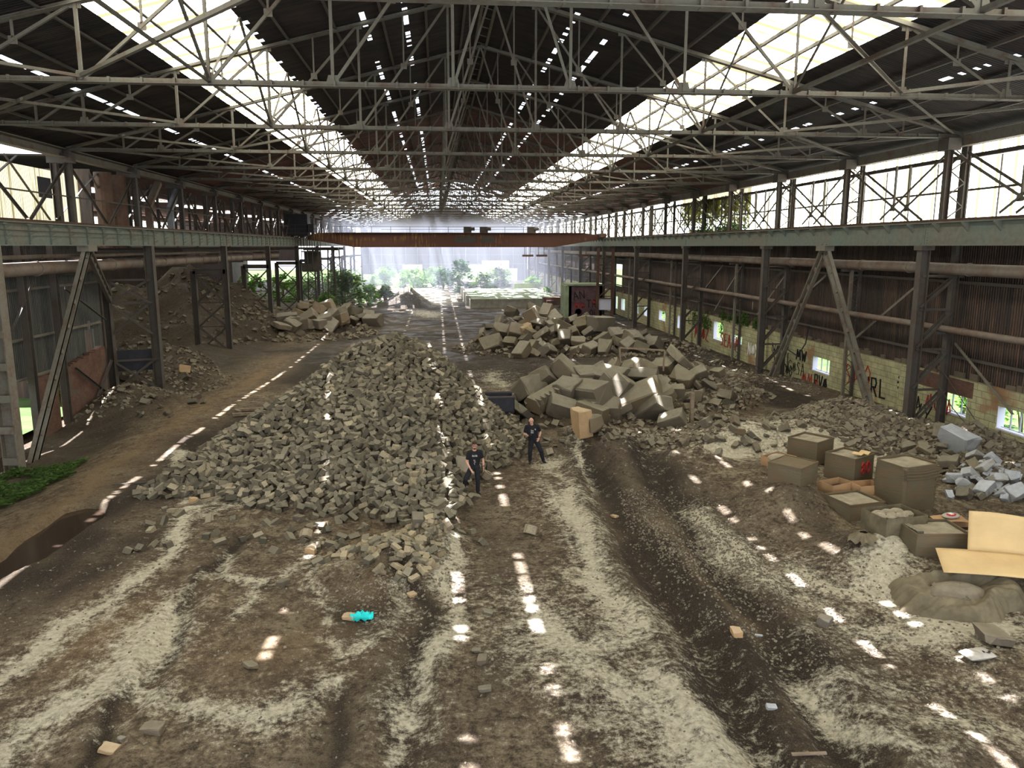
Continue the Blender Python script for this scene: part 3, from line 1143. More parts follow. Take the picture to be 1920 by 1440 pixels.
for i, (a, b, z0, z1) in enumerate(WIN):
    n = 60 + i
    t = bpy.data.objects.new('window_%d' % n, None)
    COL.objects.link(t)
    t.location = (WR, (a + b) / 2, (z0 + z1) / 2)
    t['kind'] = 'structure'
    hw, hh = (b - a) / 2, (z1 - z0) / 2
    m = MB()
    m.box(-.02, .33, -hw - .02, hw + .02, -hh - .03, -hh + .03)
    m.box(-.0, .33, -hw, -hw + .03, -hh, hh)
    m.box(-.0, .33, hw - .03, hw, -hh, hh)
    obj('window_reveal', m, M['reveal'], t)
    m = MB()
    m.box(.20, .25, -hw, hw, hh - .05, hh)
    m.box(.20, .25, -hw, hw, -hh, -hh + .06)
    for q in np.linspace(-hw, hw, 4 if i < 4 else 3):
        m.box(.20, .25, q - .025, q + .025, -hh, hh)
    obj('window_frame', m, M['frame'], t)

# corrugated rusty sheeting between block wall and girder, with a tall opening and a few slits
OPEN = [(98.0, 103.5, 3.2, 6.0), (42.05, 42.12, 3.1, 3.6), (56.1, 56.2, 3.6, 4.2), (33.9, 34.05, 8.65, 8.82)]
mb = MB()
wall_strip(mb, WR + .12, WR + .16, 5, Y_END, ZT, 9.35, OPEN)
o = structure('wall_right.001', mb, M['sheet_y'], 'rusty corrugated wall sheeting')
for i, z in enumerate((3.35, 6.7, 9.3)):
    m = MB()
    m.angle((WR + .02, 5, z), (WR + .02, Y_END, z), .14, .02)
    tag(obj('wall_rail', m, M['column']), '%s long steel rail from the ground carrying the rusty wall sheets' % ORD[i], 'rail', 'sheeting rails')

# translucent wall panels above the crane girder
YP = [-1.05 + 8.35 * i for i in range(26)]
for i, y in enumerate(YP[:-1]):
    if y > Y_END - 2:
        break
    y1 = min(y + 8.35, Y_END)
    wn += 1
    if 57 <= y <= 74:
        continue
    m = MB()
    m.box(WR + .1, WR + .13, y, y1, 9.45, 12.1)
    m.box(WR + .1, WR + .13, y, y1, 12.32, 12.75)
    structure('window_%d' % (wn + 40), m, M['panel'])
mb = MB()
mb.box(WR + .1, WR + .13, 57.4, 74.1, 12.3, 12.8)
structure('window_200', mb, M['panel_dull'])
for x in (WR - .1,):
    m = MB()
    m.hsec((x, 5, 12.2), (x, Y_END, 12.2), .16, .18, .03)
    tag(obj('eaves_rail', m, M['column']), 'dark eaves rail across the tops of the glazed wall panels', 'rail')
    m = MB()
    m.angle((x, 5, 10.75), (x, Y_END, 10.75), .09, .02)
    tag(obj('panel_rail', m, M['column']), 'slim rail across the middle of the glazed wall panels', 'rail')
    m = MB()
    for y in np.arange(6, Y_END, 2.09):
        m.bar((x + .12, y, 9.45), (x + .12, y, 12.1), .05)
    tag(obj('panel_mullions', m, M['column']), 'row of slim uprights behind the glazed wall panels', 'mullions', kind='stuff')
for s, nm, xx in ((1, 'brick-wall', 22.6), (-1, 'side-bay', -18.0)):
    m = MB()
    m.prism([(-.2, -.22), (.2, -.22), (.2, -.18), (-.16, -.18), (-.16, .18), (.2, .18), (.2, .22), (-.2, .22)], (xx, 4, 12.75), (xx, Y_END, 12.75))
    tag(obj('eaves_gutter', m, M['brace']), 'pale eaves channel along the %s edge of the roof' % nm, 'gutter')

# ------------------------------------------------------------------ crane girders and rails
GZ0, GZ1 = 8.33, 9.33
BAY = 16.7
CY = [-0.7 + BAY * i for i in range(13)]      # crane column lines ... 32.7, 49.4, 66.1 ...


def girder_parts(L, side):
    parts = []
    m = MB()
    m.box(-.02, .02, 0, L, .04, .96)
    parts.append(('web_plate', m))
    m = MB()
    m.box(-.24, .24, 0, L, .95, 1.0)
    parts.append(('top_flange', m))
    m = MB()
    m.box(-.22, .22, 0, L, 0, .05)
    parts.append(('bottom_flange', m))
    inn = -side          # towards the hall
    for j in range(9):
        m = MB()
        y = .9 + j * (L - 1.8) / 8
        if side > 0:
            m.prism([(0, 0), (.3, .32), (.3, .36), (0, .36)], (inn * .02, y - .02, .60), (inn * .02, y + .02, .60)) if False else m.add(
                [(inn * .02, y - .03, .55), (inn * .34, y - .03, .90), (inn * .34, y - .03, .95), (inn * .02, y - .03, .95),
                 (inn * .02, y + .03, .55), (inn * .34, y + .03, .90), (inn * .34, y + .03, .95), (inn * .02, y + .03, .95)],
                [(0, 1, 2, 3), (7, 6, 5, 4), (0, 4, 5, 1), (1, 5, 6, 2), (2, 6, 7, 3), (3, 7, 4, 0)])
        else:
            m.box(inn * .02, inn * .09, y - .03, y + .03, .05, .93)
            m.box(inn * .02, inn * .16, y - .30, y + .03, .86, .93)
            for z in (.22, .45, .68):
                m.bar((inn * .09, y, z), (inn * .24, y + .14, z + .10), .05)
        parts.append(('stiffener_bracket', m))
    m = MB()
    for yy in (0.15, L - .15):
        for z in np.arange(.12, .95, .11):
            m.box(inn * .02, inn * .05, yy - .03, yy + .03, z - .02, z + .02)
    m.box(inn * .02, inn * .035, 0, .32, .05, .95)
    parts.append(('splice_plate', m))
    return parts


for X0, side, nm in ((XL, -1, 'side-bay'), (XR, 1, 'brick-wall')):
    first = None
    for i in range(12):
        lab = '%s bay of the green-grey crane girder along the %s columns' % (ORD[i], nm)
        y = CY[i]
        if first is None:
            first = thing('crane_girder', lab, 'girder', (X0, y, GZ0), group='crane girders, ' + nm)
            for pn_, m in girder_parts(BAY - .02, side):
                obj(pn_, m, M['green'], first)
        else:
            dup(first, (X0, y, GZ0), label=lab)
    m = MB()
    m.hsec((X0, Y0R, GZ1 + .06), (X0, Y_END, GZ1 + .06), .09, .12, .03)
    tag(obj('crane_rail', m, M['rust']), 'rusty crane rail on top of the %s girders' % nm, 'rail')
    m = MB()
    m.box(X0 + side * .25, X0 + side * 1.3, 3, Y_END, GZ1 - .06, GZ1 - .02)
    tag(obj('walkway_deck', m, M['rust']), 'rusty walkway beside the crane rail on the %s girders' % nm, 'walkway')
# cable along the left girder
m = MB()
m.tube([(XL + .3, y, GZ0 + .62 + .03 * math.sin(y)) for y in np.arange(20, 53, 3)], .025, 6)
tag(obj('cable', m, M['column']), 'thin cable strung along the green girder by the brick bay', 'cable')


# ------------------------------------------------------------------ columns
def crane_column(side, floor_z):
    """front and rear posts laced together, front post under the girder"""
    parts = []
    h0 = floor_z - .3
    m = MB()
    m.hsec((0, 0, h0), (0, 0, 8.33), .36, .42, .03, up=(1, 0, 0))
    m.box(-.3, .3, -.3, .3, 8.13, 8.33)
    m.box(-.35, .35, -.35, .35, h0, h0 + .35)
    parts.append(('front_post', m))
    dx = side * 1.55
    m = MB()
    m.hsec((dx, 0, h0), (dx, 0, 12.9), .30, .30, .025, up=(1, 0, 0))
    parts.append(('rear_post', m))
    z = 0.6
    lv = [0.0, 1.85, 3.7, 5.5, 7.0]
    for z in lv[1:]:
        m = MB()
        m.angle((0, -.1, z), (dx, -.1, z), .10, .02)
        parts.append(('cross_bar', m))
    for a, b in zip(lv[:-1], lv[1:]):
        m = MB()
        m.angle((0, -.14, a + .1), (dx, -.14, b - .05), .09, .02)
        m.angle((0, .14, a + .1), (dx, .14, b - .05), .09, .02)
        parts.append(('lacing_bar', m))
    return parts


for X0, side, nm in ((XR, 1, 'painted-wall'),):
    first = None
    for i in range(1, 12):
        y = CY[i]
        lab = '%s laced steel crane column along the painted block wall' % ORD[i - 1]
        if first is None:
            first = thing('crane_column', lab, 'column', (X0, y, 0), group='crane columns by the painted wall')
            for pn_, m in crane_column(side, -.5):
                obj(pn_, m, M['column'], first)
        else:
            dup(first, (X0, y, 0), label=lab)

# left row: portal frames across the axis, two posts with X bracing
lfirst = None
for i in range(4, 12):
    y = CY[i]
    lab = '%s cross-braced portal leg under the girder beside the dirt bay' % ORD[i - 4]
    if lfirst is None:
        lfirst = thing('portal_leg', lab, 'column', (XL, y, 0), group='portal legs beside the dirt bay')
        t = lfirst
        for dx, hh in ((0, 8.33), (-2.55, 6.3)):
            m = MB()
            m.hsec((dx, 0, -1.2), (dx, 0, hh), .40, .44, .03, up=(1, 0, 0))
            m.box(dx - .3, dx + .3, -.3, .3, -1.2, -.8)
            obj('post', m, M['column'], t)
        m = MB()
        m.hsec((-2.6, 0, 6.25), (0, 0, 6.25), .2, .42, .03)
        obj('head_beam', m, M['column'], t)
        for a, b in ((-.3, 1.7), (1.7, 3.7), (3.7, 5.9)):
            for p, q in (((-2.4, a), (-.15, b)), ((-.15, a), (-2.4, b))):
                m = MB()
                m.angle((p[0], -.05, p[1]), (q[0], -.05, q[1]), .12, .02)
                m.angle((p[0], .12, p[1]), (q[0], .12, q[1]), .12, .02)
                obj('brace_bar', m, M['column'], t)
            m = MB()
            m.angle((-2.5, 0, b), (0, 0, b), .09, .02)
            obj('cross_bar', m, M['column'], t)
    else:
        dup(lfirst, (XL, y, 0), label=lab)
# near left column by the leaf-grown opening
t = thing('portal_leg', 'nearest grey box column beside the leafy doorway in the brick bay', 'column', (XL, CY[2] - .3, 0))
m = MB()
m.hsec((0, 0, -1.3), (0, 0, 8.33), .55, .6, .04, up=(1, 0, 0))
obj('post', m, M['brace'], t)
for z in np.arange(-.5, 8, 1.3):
    m = MB()
    m.box(-.28, .28, -.33, -.29, z, z + .3)
    obj('batten_plate', m, M['brace'], t)


def ladder_leg(t, p0, p1, w_=.44):
    """twin channel strut with batten plates"""
    p0, p1 = Vector(p0), Vector(p1)
    d = (p1 - p0).normalized()
    sx = Vector((0, 0, 1)).cross(d)
    sx = d.cross(Vector((1, 0, 0))).normalized()
    for s in (-1, 1):
        m = MB()
        m.prism([(-.1, -.05), (.1, -.05), (.1, -.03), (-.08, -.03), (-.08, .03), (.1, .03), (.1, .05), (-.1, .05)], p0 + sx * (s * w_ / 2), p1 + sx * (s * w_ / 2), up=sx)
        m.bar(p0 + sx * (s * w_ / 2), p1 + sx * (s * w_ / 2), .20, .13, up=sx)
        obj('channel', m, M['brace'], t)
    L = (p1 - p0).length
    n = 8
    for i in range(n + 1):
        c = p0 + d * (L * (.03 + .94 * i / n))
        m = MB()
        m.bar(c - d * .11, c + d * .11, w_ - .12, .05, up=(1, 0, 0))
        obj('batten', m, M['brace'], t)


for X0, nm, legs in ((XR, 'painted block wall', [((XR, 41.6, 8.25), (XR, 35.4, -.3)), ((XR, 41.6, 8.25), (XR, 47.8, -.6))]),
                     (XL, 'brick bay', [((XL, 41.0, 8.15), (XL, 33.6, -1.1)), ((XL, 41.2, 8.0), (-19.7, 48.6, 5.2))])):
    t = thing('a_frame_brace', 'pair of sloping batten-plate struts meeting under the girder by the ' + nm, 'brace', (0, 0, 0))
    for a, b in legs:
        ladder_leg(t, a, b)
    m = MB()
    m.box(X0 - .28, X0 + .28, legs[0][0][1] - .5, legs[0][0][1] + .5, 8.05, 8.33)
    obj('cap_plate', m, M['brace'], t)

# left heavy leg under the short strut, with black sheet guard
t = thing('guard_leg', 'braced leg with a black sheet guard under the short strut', 'column', (XL, 49.1, 0))
for dx, dy, hh in ((-2.4, -.6, 6.2), (0, .3, 8.33)):
    m = MB()
    m.hsec((dx, dy, -1.2), (dx, dy, hh), .46, .5, .03, up=(1, 0, 0))
    obj('post', m, M['column'], t)
for a, b in ((-.4, 1.4), (3.0, 4.9), (4.9, 6.3)):
    for p, q in (((-2.3, a), (-.1, b)), ((-.1, a), (-2.3, b))):
        m = MB()
        m.angle((p[0], -.6 if p[0] < -1 else .1, p[1]), (q[0], -.6 if q[0] < -1 else .1, q[1]), .14, .02)
        obj('brace_bar', m, M['column'], t)
    m = MB()
    m.angle((-2.4, -.6, b), (0, .2, b), .12, .02)
    obj('cross_bar', m, M['column'], t)
m = MB()
m.add([(-2.4, -.3, .7), (.05, .5, .7), (.05, .5, 2.0), (-2.4, -.3, 2.0), (-2.4, -.24, .7), (.05, .56, .7), (.05, .56, 2.0), (-2.4, -.24, 2.0)], [(0, 1, 2, 3), (7, 6, 5, 4), (0, 4, 5, 1), (1, 5, 6, 2), (2, 6, 7, 3), (3, 7, 4, 0)])
obj('sheet_guard', m, M['black'], t)

# intermediate lattice wall posts on the right
first = None
for i in range(3, 20):
    y = CY[0] + 8.35 * i
    if abs((y - CY[0]) / BAY - round((y - CY[0]) / BAY)) < .1:
        continue
    lab = '%s slim lattice wall post from the viewer between the crane columns' % ORD[(i - 3) // 2]
    if first is None:
        first = thing('wall_post', lab, 'post', (WR - .35, y, 0), group='slim lattice wall posts')
        for dx in (-.28, .22):
            m = MB()
            m.angle((dx, 0, -.7), (dx, 0, 7.0), .16, .03, up=(1, 0, 0))
            m.bar((dx, 0, -.7), (dx, 0, 7.0), .10, .05)
            obj('upright', m, M['brace'] if dx < 0 else M['column'], first)
        m = MB()
        z = -.4
        k_ = 0
        while z < 6.8:
            a, b = (-.28, .22) if k_ % 2 == 0 else (.22, -.28)
            m.bar((a, -.06, z), (b, -.06, z + .42), .03)
            z += .42
            k_ += 1
        obj('zigzag_lacing', m, M['column'], first)
    else:
        dup(first, (WR - .35, y, 0), label=lab)

# upper posts carrying the trusses, and K braces in the glazed bays
ufirst = bfirst = None
for i in range(0, 22):
    y = 15.65 + 8.35 * i
    lab = '%s twin upper post from the viewer against the glazed panels' % ORD[i]
    if ufirst is None:
        ufirst = thing('upper_post', lab, 'post', (22.0, y, 0), group='twin upper posts')
        for dx, ww in ((0, .26), (.85, .2)):
            m = MB()
            m.hsec((dx, 0, 9.33), (dx, 0, 12.9), ww, ww, .025, up=(1, 0, 0))
            obj('post', m, M['column'], ufirst)
        m = MB()
        z, k_ = 9.5, 0
        while z < 12.5:
            a, b = (0.1, .78) if k_ % 2 == 0 else (.78, .1)
            m.bar((a, -.08, z), (b, -.08, z + .5), .045)
            z += .5
            k_ += 1
        obj('zigzag_lacing', m, M['column'], ufirst)
        m = MB()
        m.box(-.3, .3, -.35, .35, 12.35, 12.85)
        obj('cap_gusset', m, M['column'], ufirst)
    else:
        dup(ufirst, (22.0, y, 0), label=lab)
    if i == 21:
        continue
    lab = '%s pair of crossing struts from the viewer in the glazed bays' % ORD[i]
    if bfirst is None:
        bfirst = thing('bay_brace', lab, 'brace', (22.1, y, 0), group='glazed bay braces')
        for dx in (0, .7):
            m = MB()
            m.angle((dx, .15, 12.3), (dx, 5.0, 9.6), .11, .02, up=(1, 0, 0))
            obj('strut', m, M['truss'], bfirst)
            m = MB()
            m.angle((dx, 8.2, 12.3), (dx, 2.6, 9.5), .12, .02, up=(1, 0, 0))
            obj('strut', m, M['truss'], bfirst)
            m = MB()
            m.angle((dx, 3.95, 10.2), (dx, 3.95, 12.1), .09, .02, up=(1, 0, 0))
            obj('upright', m, M['truss'], bfirst)
            m = MB()
            m.prism([(-.2, -.16), (.2, -.16), (.14, .16), (-.14, .16)], (dx - .012, 4.05, 10.15), (dx + .012, 4.05, 10.15), up=(0, 0, 1))
            obj('gusset_plate', m, M['truss'], bfirst)
    else:
        dup(bfirst, (22.1, y, 0), label=lab)

# lower wall bracing between columns on the right (diagonals)
for i, (a, b) in enumerate((((35.3, 6.6), (41.3, 2.9)), ((50.0, 6.4), (54.2, 3.4)), ((57.6, 6.8), (63, 3.0)), ((49.0, 4.3), (44.5, 6.6)), ((32.4, 4.0), (28.5, 1.6)), ((66.3, 4.3), (61.5, 6.8)))):
    m = MB()
    m.angle((WR - .25, a[0], a[1]), (WR - .25, b[0], b[1]), .13, .02, up=(1, 0, 0))
    tag(obj('wall_brace', m, M['brace']), '%s diagonal tie on the rusty sheeting behind the columns' % ORD[i], 'brace', 'sheeting ties')

# ------------------------------------------------------------------ pipes
for nm, X_, z, r, y0, y1, lab in (('lagged_pipe', 22.55, 7.32, .26, 5, 175, 'thick dusty lagged pipe high on the rusty sheeting wall'),
                                  ('lagged_pipe', 22.62, 4.66, .15, 5, 175, 'thinner dusty pipe halfway up the rusty sheeting wall'),
                                  ('lagged_pipe', -18.6, 7.28, .32, 12, 95, 'thick dusty pipe under the green girder beside the dirt bay'),
                                  ('lagged_pipe', -18.3, 7.83, .09, 12, 95, 'narrow pipe lying above the thick pipe beside the dirt bay')):
    t = thing(nm, lab, 'pipe', (X_, 0, z))
    m = MB()
    yy = list(np.arange(y0, y1, 2.6))
    m.tube([(0, y, .012 * math.sin(y * 3)) for y in yy], r, 14)
    obj('pipe_run', m, M['pipe'], t, True)
    for y in np.arange(y0 + 1, min(y1, 110) - 3, 4.17 if r > .2 else 8.35):
        m = MB()
        m.tube([(0, y, 0), (0, y + .08, 0)], r * 1.12, 14)
        obj('pipe_joint', m, M['pipe'], t)
    sd_ = 1 if X_ > 0 else -1
    for y in np.arange(CY[2] if X_ > 0 else 34, y1, 8.35):
        m = MB()
        m.box(min(-r, -r * .2) if sd_ > 0 else -.95, .95 if sd_ > 0 else r * .9, y - .06, y + .06, -r - .14, -r)
        obj('pipe_bracket', m, M['column'], t)

# ------------------------------------------------------------------ left: brick bay, sheeting, side bay
mb = MB()


def rag(mb, X0, X1, y0, y1, z0, fz, n=12):
    ys_ = np.linspace(y0, y1, n + 1)
    for a, b in zip(ys_[:-1], ys_[1:]):
        mb.box(X0, X1, a, b, z0, fz((a + b) / 2))


rag(mb, WL, WL + .3, 38.2, 40.2, -1.4, lambda y: 2.05)
rag(mb, WL, WL + .3, 41.0, 46.0, -1.4, lambda y: 2.1 + .12 * (y - 41) + .05 * math.sin(y * 9), 20)
rag(mb, WL, WL + .3, 5, 35.6, -1.4, lambda y: 1.2, 3)
structure('wall_left', mb, M['brick_red'], 'broken red brick wall below the corrugated sheets')
mb = MB()
wall_strip(mb, WL - .1, WL - .06, 5, 46.3, 2.1, 8.6, [(44.5, 45.6, 2.2, 3.7), (44.9, 45.25, 3.7, 4.2)])
wall_strip(mb, WL - .1, WL - .06, 46.3, 47.2, 2.4, 8.6, [])
structure('wall_left.001', mb, M['sheet_grey'], 'corrugated sheeting of the brick bay')
mb = MB()
wall_strip(mb, WL - .1, WL - .06, 5, 34.6, 9.4, 12.3, [])
wall_strip(mb, WL - .1, WL - .06, 35.0, 45.4, 9.4, 12.1, [])
structure('window_300', mb, M['panel_dull'])
m = MB()
m.box(WL - .04, WL + .0, 41.0, 42.3, 10.7, 11.7)
tag(obj('sheet_patch', m, M['black']), 'dark square patch on the yellowed panels above the girder', 'patch')
# brick pier at the end of the wall
for i, y in enumerate((37.6, 40.6)):
    m = MB()
    m.hsec((WL + .45, y, -1.3), (WL + .45, y, 8.4), .3, .35, .03, up=(0, 1, 0))
    m.box(WL + .3, WL + .6, y - .25, y + .25, -1.3, -1)
    tag(obj('bay_post', m, M['column']), '%s dark upright against the sheeting of the brick bay' % ORD[i], 'post', 'brick bay uprights')
m = MB()
for z in (2.15, 4.0, 6.3):
    m.angle((WL + .05, 34, z), (WL + .05, 46.5, z), .12, .02)
tag(obj('bay_rails', m, M['brace']), 'thin rails across the sheeting of the brick bay', 'rail', kind='stuff')
for i, (a, b) in enumerate((((34.5, 3.0), (38.5, 6.6)), ((46.0, 4.2), (41.6, 6.2)), ((41.8, 2.0), (46.4, -.6)), ((46.3, 1.8), (42.6, -1.2)))):
    m = MB()
    m.angle((WL + .5, a[0], a[1]), (WL + .5, b[0], b[1]), .12, .02, up=(1, 0, 0))
    tag(obj('bay_brace', m, M['column']), '%s thin diagonal tie in the brick bay from its top' % ORD[i], 'brace', 'brick bay ties')

# upper row on the left: pairs of posts and struts standing on the girder
ufirst = None
for i in range(0, 19):
    y = 24.0 + 8.35 * i
    for dy in (0.0,):
        lab = '%s pair of upper posts from the viewer above the dirt-bay girder' % ORD[i]
        if ufirst is None:
            ufirst = thing('upper_post', lab, 'post', (-17.9, y, 0), group='upper posts above the dirt-bay girder')
            for dx, q in ((0, 0), (-.9, .6)):
                m = MB()
                m.hsec((dx, q, 9.3), (dx, q, 12.9), .3, .3, .025, up=(1, 0, 0))
                obj('post', m, M['column'], ufirst)
            m = MB()
            m.box(-.9, .3, -.2, .2, 12.3, 12.75)
            obj('cap_gusset', m, M['column'], ufirst)
            for a, b in (((0, 0, 12.3), (0, 4.0, 9.5)), ((0, 8.2, 12.3), (0, 4.3, 9.5)), ((-.9, .3, 9.6), (-.9, 5.5, 12.3)), ((-.9, 8.0, 9.6), (-.9, 4.5, 12.3))):
                m = MB()
                m.angle(a, b, .11, .02, up=(1, 0, 0))
                obj('strut', m, M['column'], ufirst)
            m = MB()
            m.angle((0, 0, 10.7), (0, 8.35, 10.7), .07, .02)
            obj('rail', m, M['column'], ufirst)
        else:
            dup(ufirst, (-17.9, y, 0), label=lab)
    if i >= 3:
        m = MB()
        for q in (1.7, 3.3, 5.0, 6.6):
            m.hsec((-18.9, y + q, 9.2), (-18.9, y + q, 12.2), .16, .16, .02, up=(1, 0, 0))
        for z in (9.9, 10.4, 11.0, 11.5, 11.9):
            m.bar((-19.3, y, z), (-19.3, y + 8.3, z), .05)
        tag(obj('louvre_frame', m, M['steel']), '%s open frame of uprights and bars above the dirt bay' % ORD[i - 3], 'frame', 'open louvre frames')

# bent pale pipes and rusty duct behind the left girder
for i, y in enumerate((52.5, 56.5)):
    m = MB()
    p0 = Vector((-18.4, y, 9.0))
    m.prism([(-.2, -.14), (.2, -.14), (.2, .14), (-.2, .14)], p0, p0 + Vector((0, 0, 1.9)), up=(0, 1, 0))
    m.prism([(-.2, -.14), (.2, -.14), (.2, .14), (-.2, .14)], p0 + Vector((0, 0, 1.85)), p0 + Vector((.25, 1.4, 3.4)), up=(0, 1, 0))
    tag(obj('bent_duct', m, M['pipe'] if i == 0 else M['grey_sheet']), ('buff' if i == 0 else 'grey') + ' cranked duct rising above the dirt-bay girder', 'duct')
for i, y in enumerate((46.6, 48.6)):
    m = MB()
    m.tube([(-18.7, y, 8.2), (-18.7, y, 12.4)], [.42, .46], 14)
    tag(obj('riser_duct', m, M['rust']), ('wider banded' if i else 'slimmer plain') + ' rusty riser duct above the girder', 'duct')
t = thing('stair', 'pale steel stair seen beyond the yellowed panels above the girder', 'stair', (-21.5, 46.0, 9.0))
for s in (0, .8):
    m = MB()
    m.bar((s, 0, 0), (s, 3.2, 2.0), .05, .22)
    m.bar((s, 0, .9), (s, 3.2, 2.9), .05)
    obj('stringer', m, M['grey_sheet'], t)
m = MB()
for j in range(9):
    m.box(0, .8, .2 + j * .34, .42 + j * .34, .1 + j * .21, .14 + j * .21)
obj('treads', m, M['grey_sheet'], t)

# side bay shell
mb = MB()
mb.box(-48.2, WL, 46.0, Y_END, 13.2, 13.3)
structure('ceiling.001', mb, M['roof'])
mb = MB()
wall_strip(mb, -48.2, -48, 20, Y_END, -1, 13.2, [])
structure('wall_left.002', mb, M['sheet_y'])
mb = MB()
mb.box(-48, WL, 46.8, 46.95, -1, 12.6)
structure('wall_left.003', mb, M['sheet_y'])
mb = MB()
mb.box(-48, -26, 150, 150.15, 5.6, 12.6)
mb.box(-48, -39, 150, 150.15, -1, 5.6)
structure('wall_left.004', mb, M['sheet_x'])
# glazed strips of the side bay
for i, (y0, y1, z0, z1) in enumerate(((60, 110, 11.4, 12.2), (112, 202, 10.6, 12.4), (90, 190, 8.6, 9.5))):
    m = MB()
    m.box(-47.9, -47.8, y0, y1, z0, z1)
    structure('window_%d' % (310 + i), m, M['panel'])
for i in range(5):
    y = 62 + 17 * i
    t = thing('bay_column', '%s column standing in the dirt of the side bay' % ORD[i], 'column', (-33.5, y, 0), group='side bay columns')
    m = MB()
    m.hsec((0, 0, -1), (0, 0, 12.6), .4, .4, .03)
    obj('post', m, M['column'], t)
    m = MB()
    m.hsec((0, -8, 8.6), (0, 8.6, 8.6), .3, .7, .03)
    obj('beam', m, M['column'], t)
    m = MB()
    m.hsec((-14, 0, 8.0), (14, 0, 8.0), .2, .35, .03)
    obj('beam', m, M['column'], t)
for i in range(9):  # unseen glowing ceiling strips, added to brighten the side bay
    m = MB()
    m.box(-31.5, -28.8, 52 + 15 * i, 60 + 15 * i, 13.1, 13.15)
    structure('window_%d' % (330 + i), m, M['panel'])
# ------------------------------------------------------------------ crane bridge
YB = 100.0
t = thing('overhead_crane', 'rusty brown overhead crane bridge spanning the whole hall', 'overhead crane', (XC - .3, YB, 0))
for q in (0, 2.4):
    m = MB()
    m.prism([(-18.2, 9.1), (-16.2, 8.85), (-12.5, 8.2), (13, 8.2), (17, 8.85), (18.9, 9.15), (18.9, 9.75), (17, 10.0), (-16, 10.0), (-18.2, 9.75)],
            (0, q, 0), (0, q + .5, 0), up=(0, 0, 1))
    obj('box_girder', m, M['crane'], t)
# the profile is swept along +Y so its side axis runs along +X
for s in (-1, 1):
    m = MB()
    x = 19.1 * s + .3
    m.box(x - .35, x + .35, -.6, 3.5, 9.45, 9.95)
    m.tube([(x - .1, -.3, 9.62), (x + .1, -.3, 9.62)], .28, 12)
    m.tube([(x - .1, 3.1, 9.62), (x + .1, 3.1, 9.62)], .28, 12)
    obj('end_carriage', m, M['rust'], t)
m = MB()
for x in np.arange(-15, 17, 2.4):
    m.bar((x, -.4, 10.0), (x, -.4, 10.75), .05)
m.bar((-15, -.4, 10.75), (16.4, -.4, 10.75), .05)
m.bar((-9, -.4, 10.4), (12.4, -.4, 10.4), .04)
obj('handrail', m, M['steel'], t)
m = MB()
m.box(-15, 17, -.45, 0, 9.96, 10.02)
obj('walkway', m, M['rust'], t)
for a, b in ((-.1, 2.6), (3.3, 5.0)):
    m = MB()
    m.box(a + .3, b + .3, -.03, 0, 8.75, 9.6)
    o = obj('number_plate', m, M['steel'], t)
for x in (1.9, 4.0, 10.2):
    m = MB()
    m.box(x - .5, x + .5, .6, 1.5, 10.0, 10.75)
    m.tube([(x + .3, .6, 10.5), (x + .9, .6, 10.5)], .22, 10)
    obj('motor_box', m, M['steel'], t)
for x in (9.2, 11.0, 16.5):
    m = MB()
    m.bar((x, -.2, 8.2), (x, -.2, 7.2), .06)
    m.bar((x + .7, -.2, 8.2), (x + .7, -.2, 7.2), .06)
    m.box(x - .3, x + 1.1, -.4, 0, 7.0, 7.25)
    obj('hanging_frame', m, M['rust'], t)
# operator cab and its access tower at the side-bay end
t = thing('crane_cab', 'dark crane cab and railings hanging at the dirt-bay end of the bridge', 'cab', (-15.6, 98.6, 0))
m = MB()
m.box(-1.0, 1.0, -1.0, 1.0, 5.2, 5.35)
m.box(-1.0, 1.0, -1.0, 1.0, 7.6, 7.75)
m.box(-1.0, 1.0, .95, 1.0, 5.3, 7.6)
m.box(-1.0, -.95, -1, 1, 5.3, 6.3)
m.box(-1, 1, -1.0, -.95, 5.3, 6.2)
obj('cab_body', m, M['steel'], t)
m = MB()
for x in (-1, -.3, .3, 1):
    m.bar((x, -1, 5.3), (x, -1, 9.4), .08)
    m.bar((x, 1, 5.3), (x, 1, 9.4), .08)
obj('cab_frame', m, M['steel'], t)
m = MB()
m.box(-3.0, -.2, -.6, 1.4, 9.6, 12.2)
m.box(-.1, .6, -1, 1, 10.0, 11.0)
obj('control_cabinet', m, M['black'], t)
m = MB()
for z in (9.9, 10.4, 10.9):
    m.bar((-3.2, -1.2, z), (1.6, -1.2, z), .05)
for x in (-3.2, -1.6, 0, 1.6):
    m.bar((x, -1.2, 9.4), (x, -1.2, 10.9), .05)
obj('handrail', m, M['steel'], t)
# lattice towers carrying the side-bay end
for i, (x, y) in enumerate(((-16.6, 104.5), (-14.4, 106), (-16.8, 112), (-14.6, 113.0))):
    if i % 2:
        continue
    t = thing('lattice_tower', ('nearer' if i == 0 else 'farther') + ' pair of open lattice towers beyond the crane cab', 'tower', (x, y, -.5), group='lattice towers')
    for q in (0, 2.6):
        for dx in (-.6, .6):
            m = MB()
            m.bar((q + dx, 0, 0), (q + dx * .6, 0, 8.3), .16)
            obj('leg', m, M['column'], t)
        m = MB()
        for k_ in range(8):
            z0, z1 = k_ * 1.03, (k_ + 1) * 1.03
            a, b = .6 - .24 * z0 / 8.3, .6 - .24 * z1 / 8.3
            m.bar((q - a, 0, z0), (q + b, 0, z1), .06)
            m.bar((q + a, 0, z0), (q - b, 0, z1), .06)
            m.bar((q - b, 0, z1), (q + b, 0, z1), .05)
        obj('lattice_bars', m, M['column'], t)
    m = MB()
    m.box(-.9, 3.6, -.3, .3, 8.3, 8.7)
    obj('head_beam', m, M['column'], t)
